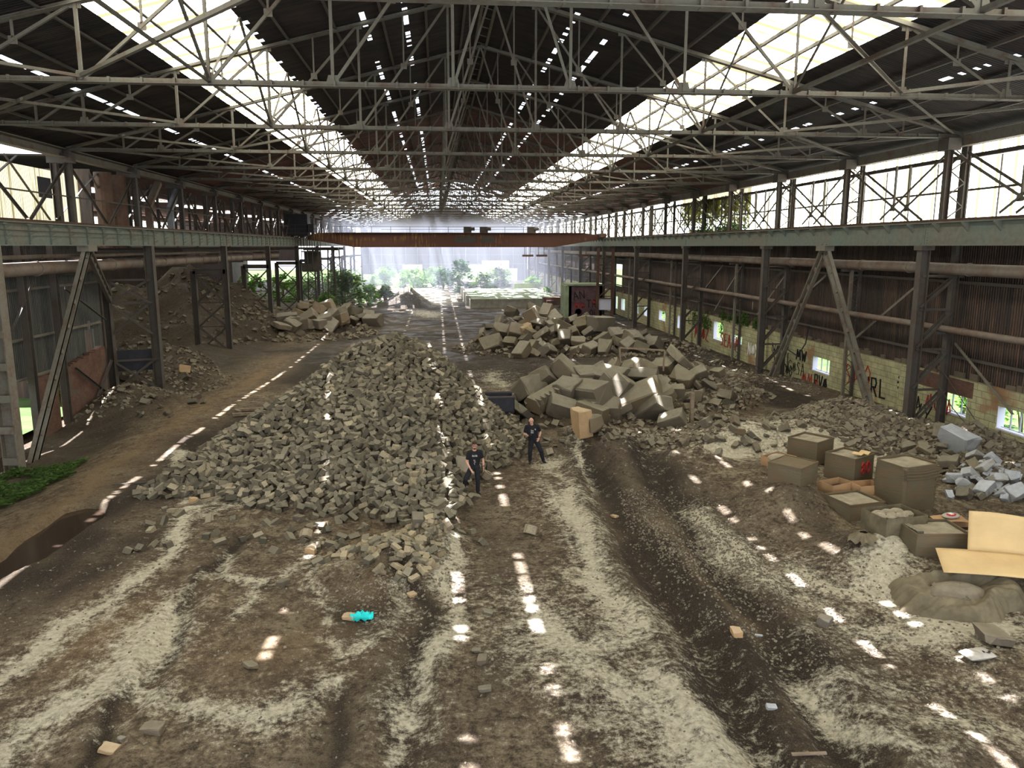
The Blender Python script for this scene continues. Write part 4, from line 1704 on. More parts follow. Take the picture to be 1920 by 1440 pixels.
# small frame standing on the far crane end
t = thing('ladder_frame', 'rusty orange ladder frame standing beside the sooty brick hut', 'frame', (20.1, 92.0, -.5))
for dx in (-.9, .9):
    m = MB()
    m.hsec((dx, 0, 0), (dx, 0, 8.6), .3, .3, .03)
    obj('upright', m, M['rust'], t)
for z in (2.6, 4.3, 6.6, 7.4):
    m = MB()
    m.bar((-.9, 0, z), (.9, 0, z), .12)
    obj('cross_bar', m, M['rust'], t)
for a, b in ((2.6, 4.3), (6.4, 4.4)):
    m = MB()
    m.bar((-.9, 0, a), (.9, 0, b), .10)
    obj('brace_bar', m, M['rust'], t)
m = MB()
m.box(-.9, .9, .1, .2, 1.2, 2.6)
obj('stained_panel', m, M['reveal'], t)

# ------------------------------------------------------------------ hut and concrete platform
t = thing('brick_hut', 'sooty brick hut with graffiti and a round pipe mouth', 'hut', (17.9, 95.0, -.6))
m = MB()
m.box(-1.9, 2.2, -1.4, -1.1, 0, 4.15)
m.box(-1.9, -1.6, -1.4, 2.6, 0, 4.15)
m.box(1.9, 2.2, -1.4, 2.6, 0, 4.15)
m.box(-1.9, 2.2, 2.3, 2.6, 0, 4.15)
obj('brick_walls', m, M['brick_purple'], t)
m = MB()
m.box(-2.2, 2.4, -1.6, 2.8, 4.15, 4.35)
m.box(-2.35, -1.95, -1.5, 2.4, .2, 4.15)
obj('roof_slab', m, M['concrete_green'], t)
m = MB()
m.tube([(-.75, -1.75, .95), (-.75, -1.35, .95)], .42, 20, cap=False)
m.tube([(-.75, -1.4, .95), (-.75, -1.35, .95)], .36, 20)
obj('pipe_mouth', m, M['black'], t)


def strokes(mb, glyphs, ox, oy, oz, h, wdt, plane, th, rot=0.0, flip=1):
    """marker lettering built from thin bars lying on a wall; plane 'x' = on a wall facing -X, 'y' = facing -Y"""
    x = 0
    for g in glyphs:
        for pl in FONT[g]:
            for (a, b), (c, d) in zip(pl[:-1], pl[1:]):
                def P(u, v):
                    u, v = (x + u * wdt), v * h
                    u, v = u * math.cos(rot) - v * math.sin(rot), u * math.sin(rot) + v * math.cos(rot)
                    return (ox - .012, oy - u * 1.0, oz + v) if plane == 'x' else (ox + u, oy - .012, oz + v)
                p, q = Vector(P(a, b)), Vector(P(c, d))
                if (q - p).length > 1e-4:
                    e = (q - p).normalized() * th * .4
                    mb.bar(p - e, q + e, th if plane == 'y' else th, .012 if False else th, up=(1, 0, 0) if plane == 'x' else (0, 1, 0))
        x += wdt * 1.35


FONT = {
    'G': [[(.9, .85), (.5, 1), (.1, .8), (0, .4), (.2, .05), (.6, 0), (.9, .2), (.9, .5), (.55, .5)]], 'O': [[(.5, 1), (.05, .7), (.05, .3), (.5, 0), (.95, .3), (.95, .7), (.5, 1)]],
    'J': [[(.8, 1), (.8, .2), (.5, 0), (.15, .2)]], 'I': [[(.5, 1), (.5, 0)]], 'R': [[(.1, 0), (.1, 1), (.7, 1), (.85, .75), (.7, .5), (.1, .5)], [(.4, .5), (.9, 0)]],
    'A': [[(0, 0), (.5, 1), (1, 0)], [(.2, .4), (.8, .4)]], 'P': [[(.1, 0), (.1, 1), (.8, 1), (.9, .75), (.8, .5), (.1, .5)]], 'V': [[(0, 1), (.5, 0), (1, 1)]],
    'L': [[(.1, 1), (.1, 0), (.8, 0)]], 'W': [[(0, 1), (.25, 0), (.5, .7), (.75, 0), (1, 1)]], 'U': [[(.05, 1), (.1, .1), (.5, 0), (.9, .1), (.95, 1)]],
    'M': [[(0, 0), (.2, 1), (.5, .3), (.8, 1), (1, 0)]], 'N': [[(0, 0), (.1, 1), (.85, 0), (1, 1)]], 'T': [[(0, 1), (1, 1)], [(.5, 1), (.5, 0)]], 'E': [[(.9, 1), (.1, 1), (.1, 0), (.9, 0)], [(.1, .5), (.7, .5)]],
    '8': [[(.5, .52), (.1, .75), (.5, 1), (.9, .75), (.5, .52), (.05, .25), (.5, 0), (.95, .25), (.5, .52)]], '0': [[(.5, 1), (.05, .7), (.05, .3), (.5, 0), (.95, .3), (.95, .7), (.5, 1)]],
    'Z': [[(0, 1), (.9, .9), (.1, .1), (1, 0)]], 'S': [[(.9, .9), (.4, 1), (.1, .75), (.8, .4), (.7, .05), (.1, 0)]], 'x': [[(0, 0), (1, 1)], [(0, 1), (1, 0)], [(.5, 1.1), (.5, -.1)], [(-.1, .5), (1.1, .5)]],
    'y': [[(0, 1), (.5, .5), (1, 1)], [(.5, .5), (.2, 0)]], 'q': [[(0, .2), (.3, .8), (.5, .1), (.7, .9), (1, .3), (.6, .2)]], 'K': [[(.1, 1), (.1, 0)], [(.9, 1), (.1, .5), (.9, 0)]],
}
m = MB()
strokes(m, 'TRUE', 16.2 - 17.9 + 2.0, -1.4, 1.5, .9, .5, 'y', .07)
strokes(m, 'OUT', .7, -1.4, .5, .7, .4, 'y', .07)
obj('graffiti', m, M['ink'], t)
m = MB()
strokes(m, 'AN', -1.3, -1.4, 2.4, .9, .6, 'y', .08, .2)
obj('graffiti', m, M['ink'], t)
m = MB()
strokes(m, 'Mq', -1.2, -1.4, 1.4, .7, .5, 'y', .10)
strokes(m, 'W', 1.0, -1.4, 1.9, .6, .5, 'y', .08)
obj('graffiti', m, M['redink'], t)

# wall graffiti on the painted blocks
gw = bpy.data.objects['wall_right']
for nm, g, y, z, h, wd, th, mt, r in (('tag', 'PVq', 45.6, -.35, .75, .42, .07, 'ink', 0), ('tag', 'MW', 48.2, 1.0, .62, .55, .08, 'ink', 0), ('tag', 'URL', 40.1, .25, .95, .62, .075, 'ink', .05),
                                      ('tag', 'x', 36.75, 1.15, .55, .6, .10, 'ink', 0), ('tag', 'Vy', 35.4, -.2, .9, .6, .05, 'ink', 0), ('tag', 'Aq', 36.1, .3, .8, .5, .045, 'ink', 0),
                                      ('tag', 'SqOJ', 51.9, .2, 1.0, .5, .045, 'ink', 0), ('tag', 'Nqqy', 52.0, 1.0, .6, .5, .04, 'ink', 0), ('tag', 'qMq', 47.3, -.5, .8, .6, .05, 'redink', 0),
                                      ('tag', 'SqZO', 41.9, .5, 1.1, .5, .045, 'redink', .1), ('tag', 'qOq', 34.5, .5, .9, .5, .045, 'redink', 0), ('tag', 'SEAqM', 62.0, .2, 1.0, .6, .07, 'redink', 0),
                                      ('tag', 'MOqZ', 68.5, .1, 1.1, .7, .08, 'redink', 0), ('tag', 'Nqy', 56.2, .2, .9, .5, .06, 'white', 0), ('tag', 'KqO', 50.2, -.3, .7, .4, .04, 'ink', 0), ('tag', 'GqSA', 49.3, .0, .8, .45, .035, 'ink', 0)):
    m = MB()
    strokes(m, g, WR - .002, y, z, h, wd, 'x', th, r)
    obj('graffiti', m, M[mt], gw)

t = thing('concrete_platform', 'low broad concrete platform with a mossy bright top beyond the far blocks', 'platform', (11.0, 127, -.6))
m = MB()
m.box(-6.4, 7.2, -15.5, 15, 0, 1.25)
m.box(-6.4, 7.2, -15.6, -15.4, 1.25, 1.4)
m.box(-6.9, -6.4, -12, 14, 0, 1.7)
obj('slab', m, M['concrete'], t)
m = MB()
for a, b in ((-15, -9), (-8.4, 0), (.6, 14)):
    m.box(-6.2, 6.9, a, b, 1.25, 1.32)
obj('deck_plates', m, M['concrete_green'], t)
m = MB()
m.box(3, 7.6, 15, 15.6, 0, 2.2)
obj('kerb', m, M['concrete_green'], t)
m = MB()
m.box(14.6, 17.0, 106.5, 108, .2, 1.3)
m.box(15.0, 16.0, 105.9, 106.5, -.6, .9)
tag(obj('machine_base', m, M['rust']), 'rusty machine base between the platform and the sooty hut', 'machine')


# ------------------------------------------------------------------ broken blocks
def block_mesh(seed, dims=(1, .75, .6), cuts=3, bev=.03, rough=.02):
    rnd = random.Random(seed)
    bm = bmesh.new()
    bmesh.ops.create_cube(bm, size=1)
    for v_ in bm.verts:
        v_.co = Vector([v_.co[i] * dims[i] * rnd.uniform(.86, 1.1) for i in range(3)])
    for _ in range(cuts):
        n = Vector([rnd.gauss(0, 1) for _ in range(3)]).normalized()
        e = sum(abs(n[i]) * dims[i] / 2 for i in range(3))
        g = list(bm.verts) + list(bm.edges) + list(bm.faces)
        r = bmesh.ops.bisect_plane(bm, geom=g, plane_co=n * e * rnd.uniform(.62, .85), plane_no=n, clear_outer=True)
        edges = [x for x in r['geom_cut'] if isinstance(x, bmesh.types.BMEdge)]
        if edges:
            try:
                bmesh.ops.contextual_create(bm, geom=edges)
            except Exception:
                pass
    bmesh.ops.bevel(bm, geom=list(bm.edges), offset=bev, segments=1, affect='EDGES', profile=.6)
    bmesh.ops.subdivide_edges(bm, edges=[e for e in bm.edges if e.calc_length() > .35], cuts=1, use_grid_fill=False)
    bmesh.ops.triangulate(bm, faces=[f for f in bm.faces if len(f.verts) > 4])
    for v_ in bm.verts:
        v_.co += Vector([rnd.uniform(-rough, rough) for _ in range(3)])
    bmesh.ops.recalc_face_normals(bm, faces=bm.faces)
    me_ = bpy.data.meshes.new('block_shape')
    bm.to_mesh(me_)
    bm.free()
    return me_


def step_block(seed):
    """block with a rebate along one edge, as cast"""
    m = MB()
    m.prism([(-.5, -.35), (.5, -.35), (.5, .05), (.12, .05), (.12, .35), (-.5, .35)], (0, -.5, 0), (0, .5, 0))
    me_ = m.mesh('block_shape')
    bm = bmesh.new()
    bm.from_mesh(me_)
    bmesh.ops.bevel(bm, geom=list(bm.edges), offset=.03, segments=1, affect='EDGES')
    rnd = random.Random(seed)
    for v_ in bm.verts:
        v_.co += Vector([rnd.uniform(-.02, .02) for _ in range(3)])
    bm.to_mesh(me_)
    bm.free()
    return me_


BLK = [block_mesh(i, random.Random(i).choice([(1, .8, .62), (1, .7, .45), (1, .9, .8), (1, .6, .6)]), 2 + i % 3) for i in range(12)]
SLAB = [block_mesh(100 + i, (1, .72, .30), 2) for i in range(4)]
STEP = [step_block(200 + i) for i in range(3)]
BLKS = {}


def bmesh_of(kind, j, mat):
    src = {'b': BLK, 's': SLAB, 't': STEP}[kind]
    key = (kind, j % len(src), mat)
    if key not in BLKS:
        c = src[j % len(src)].copy()
        c.materials.clear()
        c.materials.append(M[mat])
        BLKS[key] = c
    return BLKS[key]


def place_block(px, py, size, kind='b', mat='block', name='concrete_block', label=None, cat='block', group=None, rot=None, sink=.12, pos=None):
    rnd = random.Random(int(px * 131 + py * 17))
    p = pos if pos is not None else T(px, py, size * .25)
    o = bpy.data.objects.new(name, bmesh_of(kind, rnd.randrange(99), mat))
    COL.objects.link(o)
    s = size
    o.scale = (s * rnd.uniform(.95, 1.15), s * rnd.uniform(.9, 1.1), s * rnd.uniform(.9, 1.1))
    o.rotation_euler = rot or (rnd.uniform(-.75, .75), rnd.uniform(-.75, .75), rnd.uniform(0, 6.28))
    o.location = (p.x, p.y, p.z + size * (.30 - sink))
    tag(o, label, cat, group)
    return o


def row_labels(pts, what, rows, side):
    """a label for every block: which course of the heap it lies in and its place along it"""
    order = sorted(range(len(pts)), key=lambda i: pts[i][1])
    out = {}
    n = len(rows)
    per = math.ceil(len(pts) / n)
    for r in range(n):
        idx = sorted(order[r * per:(r + 1) * per], key=lambda i: pts[i][0])
        for q, i in enumerate(idx):
            out[i] = '%s, %s %s, %s' % (what, ORD[q], side, rows[r])
    return out


MIDB = [(941, 757, 1.75, 's'), (981, 775, 1.2, 's'), (990, 729, 1.8, 'b'), (1062, 697, 1.9, 'b'), (1099, 709, 1.8, 'b'), (1062, 736, 1.4, 'b'), (1093, 729, 1.35, 'b'),
        (1054, 768, 1.5, 'b'), (1102, 751, 1.8, 't'), (1113, 775, 1.4, 't'), (1130, 733, 1.1, 'b'), (1130, 753, .8, 'b'), (1148, 712, 1.9, 'b'), (1165, 727, 1.75, 't'),
        (1186, 698, 1.3, 'b'), (1203, 709, 1.9, 's'), (1202, 741, 1.9, 't'), (1223, 768, 1.8, 'b'), (1141, 770, 1.2, 'b'), (1166, 772, 1.2, 's'), (1110, 795, 1.15, 'b'),
        (1278, 677, 1.9, 's'), (1252, 690, 1.7, 'b'), (1279, 714, 1.3, 'b'), (1366, 746, 1.1, 'b'), (1259, 789, 1.4, 'b'), (1281, 766, .75, 'b'), (1150, 690, 1.1, 'b'), (1000, 756, 1.1, 'b'),
        (1020, 712, 1.2, 'b'), (1232, 722, 1.2, 'b'), (1090, 690, 1.2, 's'), (1180, 755, 1.2, 'b'), (1245, 745, 1.1, 'b'), (1310, 700, 1.0, 'b'), (1330, 725, .9, 's'), (1300, 745, .9, 'b'),
        (1345, 700, .8, 'b'), (1215, 690, 1.0, 'b'), (1265, 735, 1.0, 'b'), (1120, 700, 1.0, 'b')]
SPECIAL = {0: 'tilted flat slab beside the standing bald man and the dark trough', 1: 'grey slab leaning right behind the bald man', 3: 'big mossy-striped block crowning the mid-hall heap',
           8: 'stepped block with a moss-green end behind the buff block', 13: 'grooved block near the top of the mid-hall heap', 16: 'tilted stepped block with a pale broken face on the mid-hall heap',
           21: 'broad flat slab on the rear crest of the mid-hall heap', 24: 'lone rounded block at the wire tangle end of the heap', 20: 'dark block touching the buff block'}
ML = row_labels(MIDB, 'grey block', ['crest of the heap behind the bald man', 'upper course of that heap', 'lower course of that heap', 'foot of that heap'], 'from the trough side')
for i, (px, py, s, kd) in enumerate(MIDB):
    place_block(px, py, s * .92, kd, 'block', label=SPECIAL.get(i, ML[i]),
                group='mid-hall concrete blocks', sink=.02)
place_block(1091, 800, 1.15, 'b', 'block_buff', 'stone_block', 'upright buff-orange block on the edge of the mid-hall heap', sink=-.12, rot=(.12, 1.45, .35))
# long ribbed block lying on the heap
t = thing('ribbed_block', 'long block with a row of ribs lying on the mid-hall heap', 'block', T(1030, 744, .3), .75)
t.rotation_euler = (.15, -.3, .6)
m = MB()
m.prism([(-.45, -.35), (.45, -.35), (.5, .1), (.3, .38), (-.3, .38), (-.5, .1)], (-1.1, 0, .35), (1.1, 0, .35))
obj('block_body', m, M['block'], t)
m = MB()
for q in np.arange(-.95, 1.0, .3):
    m.box(q - .06, q + .06, -.52, -.2, .25, .78)
obj('ribs', m, M['block'], t)

FARB = [(960, 586, 1.5), (944, 623, 1.6), (971, 627, 1.5), (923, 648, 1.7), (897, 636, 1.0), (991, 598, 1.7), (1003, 587, 1.4), (1023, 587, 1.4), (1040, 599, 1.4), (995, 624, 1.3), (1017, 632, 1.4),
        (1037, 624, 1.0), (1054, 617, 1.5), (1057, 638, 1.6), (1070, 604, 1.4), (1088, 614, 1.6), (1126, 611, 2.1), (1107, 624, 1.3), (1130, 640, 1.6), (1085, 643, 1.4), (979, 661, 1.5), (998, 649, 1.3),
        (1017, 655, 1.3), (1030, 660, 1.3), (1057, 659, 1.1), (1074, 659, 1.1), (1102, 656, 1.5), (1133, 655, 1.7), (1152, 629, 1.2), (1166, 627, .9), (1161, 644, 1.2), (1175, 654, 1.5), (1188, 641, 1.5),
        (1200, 658, 1.2), (1205, 632, 1.2), (1226, 648, 1.3), (958, 645, 1.1), (916, 613, 1.1), (935, 602, 1.2), (978, 604, 1.2), (1012, 607, 1.2), (1030, 612, 1.1), (1060, 590, 1.2), (905, 625, .9), (947, 605, 1.0),
        (1044, 646, 1.1), (1118, 646, 1.1), (1145, 658, 1.0), (1095, 598, 1.2), (1010, 645, 1.0), (928, 630, 1.1), (985, 638, 1.0), (1070, 626, 1.2), (1000, 663, .9), (1240, 640, 1.0), (1215, 640, 1.0)]
SF = {3: 'squat block with a dark underside at the near corner of the far heap', 0: 'upright block at the peak of the far heap', 16: 'large pale slab standing on the far heap', 20: 'pale-topped block lying in front of the far heap',
      4: 'small outlying block at the cinder-floor end of the far heap'}
FL = row_labels(FARB, 'angular concrete block', ['crest of the far heap', 'upper course of the far heap', 'middle course of the far heap', 'lower course of the far heap', 'foot of the far heap'], 'from the cinder-floor side')
for i, (px, py, s) in enumerate(FARB):
    place_block(px, py, s * 1.05, 's' if i % 5 == 4 else ('t' if i % 7 == 5 else 'b'), 'block_far' if i % 3 else 'block', label=SF.get(i, FL[i]),
                group='far heap concrete blocks', sink=.0)
place_block(985, 622, 1.5, 'b', 'block_buff', 'stone_block', 'buff stone block low in the far heap', sink=0)
LEFTB = [(573, 577), (597, 584), (583, 600), (620, 597), (647, 582), (667, 587), (655, 569), (637, 602), (673, 598), (592, 608), (563, 593), (547, 612), (527, 613), (567, 580), (610, 578), (630, 585), (690, 595), (540, 600),
         (556, 604), (605, 604), (660, 604), (640, 590), (700, 603), (575, 612), (618, 612)]
LL = row_labels(LEFTB, 'weathered block', ['top of the heap at the dirt bay mouth', 'middle of that dirt bay mouth heap', 'foot of that dirt bay mouth heap'], 'from the portal legs')
for i, (px, py) in enumerate(LEFTB):
    place_block(px, py, 1.5 + .4 * ((i * 7) % 5) / 4, 'b' if i % 4 else 's', 'block_far' if i % 5 else 'block', label=LL[i], group='dirt-bay heap blocks', sink=0)
# pale stones by the painted wall
PALE = [(1796, 832, 1.3, 'b', 'block_pale', 'big pale chalky slab leaning on the rubble below the painted wall'), (1845, 880, .7, 's', 'block_pale', None), (1815, 895, .5, 'b', 'block_pale', None),
        (1868, 905, .6, 'b', 'block_pale', None), (1830, 860, .6, 's', 'block_pale', None), (1880, 925, .5, 's', 'block_pale', None), (1845, 920, .6, 'b', 'block_pale', None), (1905, 930, .6, 'b', 'block_pale', None),
        (1810, 915, .5, 'b', 'block_pale', None), (1780, 870, .7, 'b', 'block', None), (1765, 845, .6, 's', 'block', None), (1860, 865, .5, 'b', 'block_pale', None), (1790, 900, .5, 'b', 'block_pale', None),
        (1895, 900, .5, 'b', 'block_pale', None), (1760, 815, .7, 's', 'block', None), (1735, 845, .6, 's', 'block', None)] + [(random.Random(i).uniform(1775, 1915), random.Random(i + 50).uniform(870, 935), random.Random(i + 99).uniform(.2, .42), 'bs'[i % 2], 'block_pale' if i % 4 else 'block', None) for i in range(44)]
PL = row_labels(PALE, 'stone', ['top of the spill below the painted wall', 'middle of that wall spill', 'foot of that wall spill'], 'from the tallest bin')
for i, (px, py, s, kd, mt, lb) in enumerate(PALE):
    place_block(px, py, s, kd, mt, 'stone_block', lb or (('pale chalky ' if mt == 'block_pale' else 'dull grey ') + PL[i]),
                group='stones below the painted wall', sink=-.05)

# ------------------------------------------------------------------ rubble: 240 larger pieces as things, the rest as one heap
rub_zones = [((1290, 1700), (765, 850), .24, 120, 'spill along the powder heap'), ((1690, 1860), (790, 900), .28, 60, 'slope below the painted wall'), ((1230, 1400), (670, 800), .34, 70, 'back of the mid-hall heap'),
             ((910, 1300), (795, 840), .24, 60, 'foot of the mid-hall heap'), ((210, 400), (660, 780), .32, 50, 'dirt by the guard leg')]
for (x0, x1), (y0, y1), s0, n, where in rub_zones:
    rnd = random.Random(x0)
    mb = MB()
    QQ = [(rnd.uniform(x0, x1), rnd.uniform(y0, y1)) for _ in range(int(n * .6))]
    RLb = row_labels(QQ, 'loose rubble chunk', ['back of the ' + where, 'mid ' + where, 'front of the ' + where], 'from its hall side')
    for i, (px, py) in enumerate(QQ):
        place_block(px, py, s0 * rnd.uniform(.8, 1.9), rnd.choice('bbs'), rnd.choice(['rubble', 'block']), 'rubble_chunk', RLb[i], 'rubble', 'rubble on the ' + where, sink=.05)


def chip(mb, p, s, rnd, cols=None, col=None, flat=1.0):
    """irregular stone chip"""
    dims = (s * rnd.uniform(.6, 1.2), s * rnd.uniform(.5, .9), s * rnd.uniform(.3, .7) * flat)
    R = Matrix.Rotation(rnd.uniform(0, 6.28), 3, 'Z') @ Matrix.Rotation(rnd.uniform(-.7, .7), 3, 'X') @ Matrix.Rotation(rnd.uniform(-.7, .7), 3, 'Y')
    vs = []
    for z in (-.5, .5):
        for x, y in ((-.5, -.5), (.5, -.5), (.5, .5), (-.5, .5)):
            q = Vector((x * dims[0] * rnd.uniform(.6, 1), y * dims[1] * rnd.uniform(.6, 1), z * dims[2] * rnd.uniform(.7, 1)))
            vs.append(Vector(p) + R @ q)
    mb.add(vs, [(0, 3, 2, 1), (4, 5, 6, 7), (0, 1, 5, 4), (1, 2, 6, 5), (2, 3, 7, 6), (3, 0, 4, 7)])
    if cols is not None:
        cols.extend([col] * 6)


def scatter(name, zones, mat, label, seed):
    rnd = random.Random(seed)
    mb = MB()
    for cx_, cy_, rx, ry, n, s in zones:
        for _ in range(n):
            a, r = rnd.uniform(0, 6.28), rnd.random() ** .6
            x, y = cx_ + rx * r * math.cos(a), cy_ + ry * r * math.sin(a)
            if x > WR - .2 or (WL - .2 < x < WL + .5 and y < 47) or (x < WL + .5 and 46.2 < y < 47.6):
                continue
            sz = s * rnd.uniform(.5, 1.6)
            mb_pts.append((mb, x, y, sz))
    pts = [q for q in mb_pts if q[0] is mb]
    Z = terrain(np.array([q[1] for q in pts]), np.array([q[2] for q in pts]))
    for q, z in zip(pts, Z):
        chip(mb, (q[1], q[2], z + q[3] * .08), q[3], rnd)
    return tag(obj(name, mb, mat), label, 'rubble', kind='stuff')


mb_pts = []
scatter('rubble', [(15.5, 42, 3.5, 3.5, 500, .28), (13.5, 40.5, 4, 4.0, 500, .3), (8, 36, 7, 4, 500, .3), (19.4, 32, 3.8, 4.0, 1000, .28), (17.0, 32.5, 4.0, 2.0, 500, .24), (12.5, 33.0, 4, 1.2, 260, .22), (20.8, 28, 2.6, 5, 900, .26),
                   (9.0, 31.0, 3, 1.6, 300, .22), (10, 66, 9, 6, 500, .4), (16, 64, 7, 4, 400, .35), (-13, 80, 7, 8, 400, .5), (21.5, 47, 1.4, 6, 150, .15), (20, 58, 3, 7, 200, .2)],
        M['rubble'], 'broken masonry rubble spread between the blocks and along the painted wall', 5)
scatter('rubble.001', [(-18.2, 44.5, 3.0, 4.4, 380, .2), (-20.5, 55, 5, 7, 500, .3), (-16.5, 50, 3, 5, 300, .2), (-24, 80, 9, 14, 500, .4)], M['rubble'], 'brick and stone debris on the dirt around the guard leg', 6)
scatter('gravel', [(0, 20, 11, 9, 900, .05), (5, 16, 6, 6, 700, .045), (9, 17, 3, 6, 700, .06), (-5, 16, 6, 6, 600, .05), (7.5, 19.5, 2.2, 6, 1500, .06), (6.2, 21, .5, 4, 700, .055), (8.0, 20, .5, 4, 500, .055), (-1, 18, 1.6, 2, 500, .06), (9, 14.5, 3, 4, 700, .05)],
        M['rubble'], 'scattered gravel and grit on the tracked soil', 8)

# ------------------------------------------------------------------ bricks


def brick_mesh(name, dims, mat, seed):
    m = MB()
    a, b, c = dims
    m.box(-a / 2, a / 2, -b / 2, b / 2, -c / 2, c / 2)
    me_ = m.mesh(name)
    bm = bmesh.new()
    bm.from_mesh(me_)
    rnd = random.Random(seed)
    if seed % 3 == 1:
        n = Vector((1, rnd.uniform(-.6, .6), rnd.uniform(-.5, .5))).normalized()
        r = bmesh.ops.bisect_plane(bm, geom=list(bm.verts) + list(bm.edges) + list(bm.faces), plane_co=n * a * .25, plane_no=n, clear_outer=True)
        bmesh.ops.contextual_create(bm, geom=[x for x in r['geom_cut'] if isinstance(x, bmesh.types.BMEdge)])
    bmesh.ops.bevel(bm, geom=list(bm.edges), offset=.009, segments=1, affect='EDGES')
    for v_ in bm.verts:
        v_.co += Vector([rnd.uniform(-.004, .004) for _ in range(3)])
    bm.to_mesh(me_)
    bm.free()
    me_.materials.append(mat)
    return me_


BR = [brick_mesh('brick_shape', d, M['brick1'], i) for i, d in enumerate(((.36, .19, .15), (.35, .20, .15), (.27, .18, .15), (.30, .21, .17), (.34, .20, .12)))]
BRC = [brick_mesh('brick_shape', d, M['brick_cream'], i) for i, d in enumerate(((.31, .16, .12), (.34, .17, .12), (.25, .17, .12)))]
rnd = random.Random(11)
step = .205
pts = []
for x in np.arange(-10.6, 4.2, step):
    for y in np.arange(21, 41.5, step):
        qx, qy = x + rnd.uniform(-.09, .09), y + rnd.uniform(-.09, .09)
        pts.append((qx, qy))
P = np.array(pts)
Hh = pile_h(P[:, 0], P[:, 1])
Zt = terrain(P[:, 0], P[:, 1])
sel = []
for (x, y), h, z in zip(pts, Hh, Zt):
    if h <= .02:
        # stragglers around the foot
        if rnd.random() > .012 or float(pile_h(np.array([x * .9 + APEX[0] * .1]), np.array([y * .9 + APEX[1] * .1]))[0]) <= 0:
            continue
        sel.append((x, y, z + .05, 0))
    elif h < .25 and rnd.random() < .35:
        continue
    else:
        sel.append((x, y, z + .07 + rnd.uniform(-.02, .13), 1))
# slide of cream bricks
tongue = []
for i in range(190):
    a, r = rnd.uniform(0, 6.28), rnd.random() ** .55
    which = rnd.random()
    cx_, cy_, rx, ry = (-1.0, 19.6, 1.1, 1.6) if which < .6 else ((-2.4, 19.6, 1.2, .55) if which < .8 else (-.5, 21.0, .7, 1.0))
    x, y = cx_ + rx * r * math.cos(a), cy_ + ry * r * math.sin(a)
    tongue.append((x, y))
Zt = terrain(np.array([q[0] for q in tongue]), np.array([q[1] for q in tongue]))
ng = nc = 0
NCREAM = 90
for i, ((x, y), z) in enumerate(zip(tongue, Zt)):
    me_ = BRC[i % 3] if i % 5 < 3 else BR[i % 5]
    if i >= NCREAM:
        continue
    o = bpy.data.objects.new('firebrick', me_)
    COL.objects.link(o)
    o.location = (x, y, z + .05 + rnd.uniform(0, .06))
    o.rotation_euler = (rnd.uniform(-.6, .6), rnd.uniform(-.6, .6), rnd.uniform(0, 6.28))
    tag(o, 'buff or grey firebrick in the small slide nearest the turquoise cloth', 'brick', 'firebricks in the small slide')
sel.sort(key=lambda q: math.hypot(q[0], q[1]))
N_IND = 300 - NCREAM
for i, (x, y, z, on) in enumerate(sel[:N_IND]):
    o = bpy.data.objects.new('firebrick', BR[i % 5])
    COL.objects.link(o)
    o.location = (x, y, z + .02)
    o.rotation_euler = (rnd.gauss(0, .55), rnd.gauss(0, .55), rnd.uniform(0, 6.28))
    tag(o, 'grey firebrick along the lower edge of the great brick heap', 'brick', 'firebricks at the edge of the great heap')
mb = MB()
cols = []
for _ in range(90):
    qx, qy = rnd.uniform(-9, 1.2), rnd.uniform(20.5, 25)
    if float(pile_h(np.array([qx]), np.array([qy]))[0]) <= .02:
        sel.append((qx, qy, TZ(qx, qy) + .03, 0))
GC = [(.215, .18, .12), (.15, .125, .085), (.26, .22, .15), (.18, .15, .10), (.12, .105, .075), (.22, .19, .13)]
for i, (x, y, z, on) in enumerate(sel[N_IND:]):
    a, b, c = rnd.choice(((.36, .19, .15), (.35, .20, .15), (.26, .18, .15), (.31, .20, .17), (.36, .16, .12)))
    R = Matrix.Rotation(rnd.uniform(0, 6.28), 3, 'Z') @ Matrix.Rotation(rnd.gauss(0, .6), 3, 'X') @ Matrix.Rotation(rnd.gauss(0, .55), 3, 'Y')
    k_ = .011
    vs = []
    for sx_, sy_, sz_ in ((-1, -1, -1), (1, -1, -1), (1, 1, -1), (-1, 1, -1), (-1, -1, 1), (1, -1, 1), (1, 1, 1), (-1, 1, 1)):
        vs.append(Vector((x, y, z)) + R @ Vector((sx_ * a / 2 + rnd.uniform(-k_, k_), sy_ * b / 2 + rnd.uniform(-k_, k_), sz_ * c / 2)))
    mb.add(vs, [(0, 3, 2, 1), (4, 5, 6, 7), (0, 1, 5, 4), (1, 2, 6, 5), (2, 3, 7, 6), (3, 0, 4, 7)])
    cc = (.46, .38, .24) if rnd.random() < .06 else rnd.choice(GC)
    f_ = rnd.uniform(.85, 1.15)
    cols.extend([tuple(q * f_ for q in cc)] * 6)
for i, ((x, y), z) in enumerate(zip(tongue, Zt)):
    if i < NCREAM:
        continue
    a, b, c = (.28, .14, .10)
    R = Matrix.Rotation(rnd.uniform(0, 6.28), 3, 'Z') @ Matrix.Rotation(rnd.gauss(0, .5), 3, 'X') @ Matrix.Rotation(rnd.gauss(0, .5), 3, 'Y')
    vs = [Vector((x, y, z + .04)) + R @ Vector((sx_ * a / 2, sy_ * b / 2, sz_ * c / 2)) for sx_, sy_, sz_ in ((-1, -1, -1), (1, -1, -1), (1, 1, -1), (-1, 1, -1), (-1, -1, 1), (1, -1, 1), (1, 1, 1), (-1, 1, 1))]
    mb.add(vs, [(0, 3, 2, 1), (4, 5, 6, 7), (0, 1, 5, 4), (1, 2, 6, 5), (2, 3, 7, 6), (3, 0, 4, 7)])
    cols.extend([rnd.choice([(.45, .36, .22), (.2, .175, .12), (.36, .28, .17)])] * 6)
me_ = mb.mesh('brick_heap')
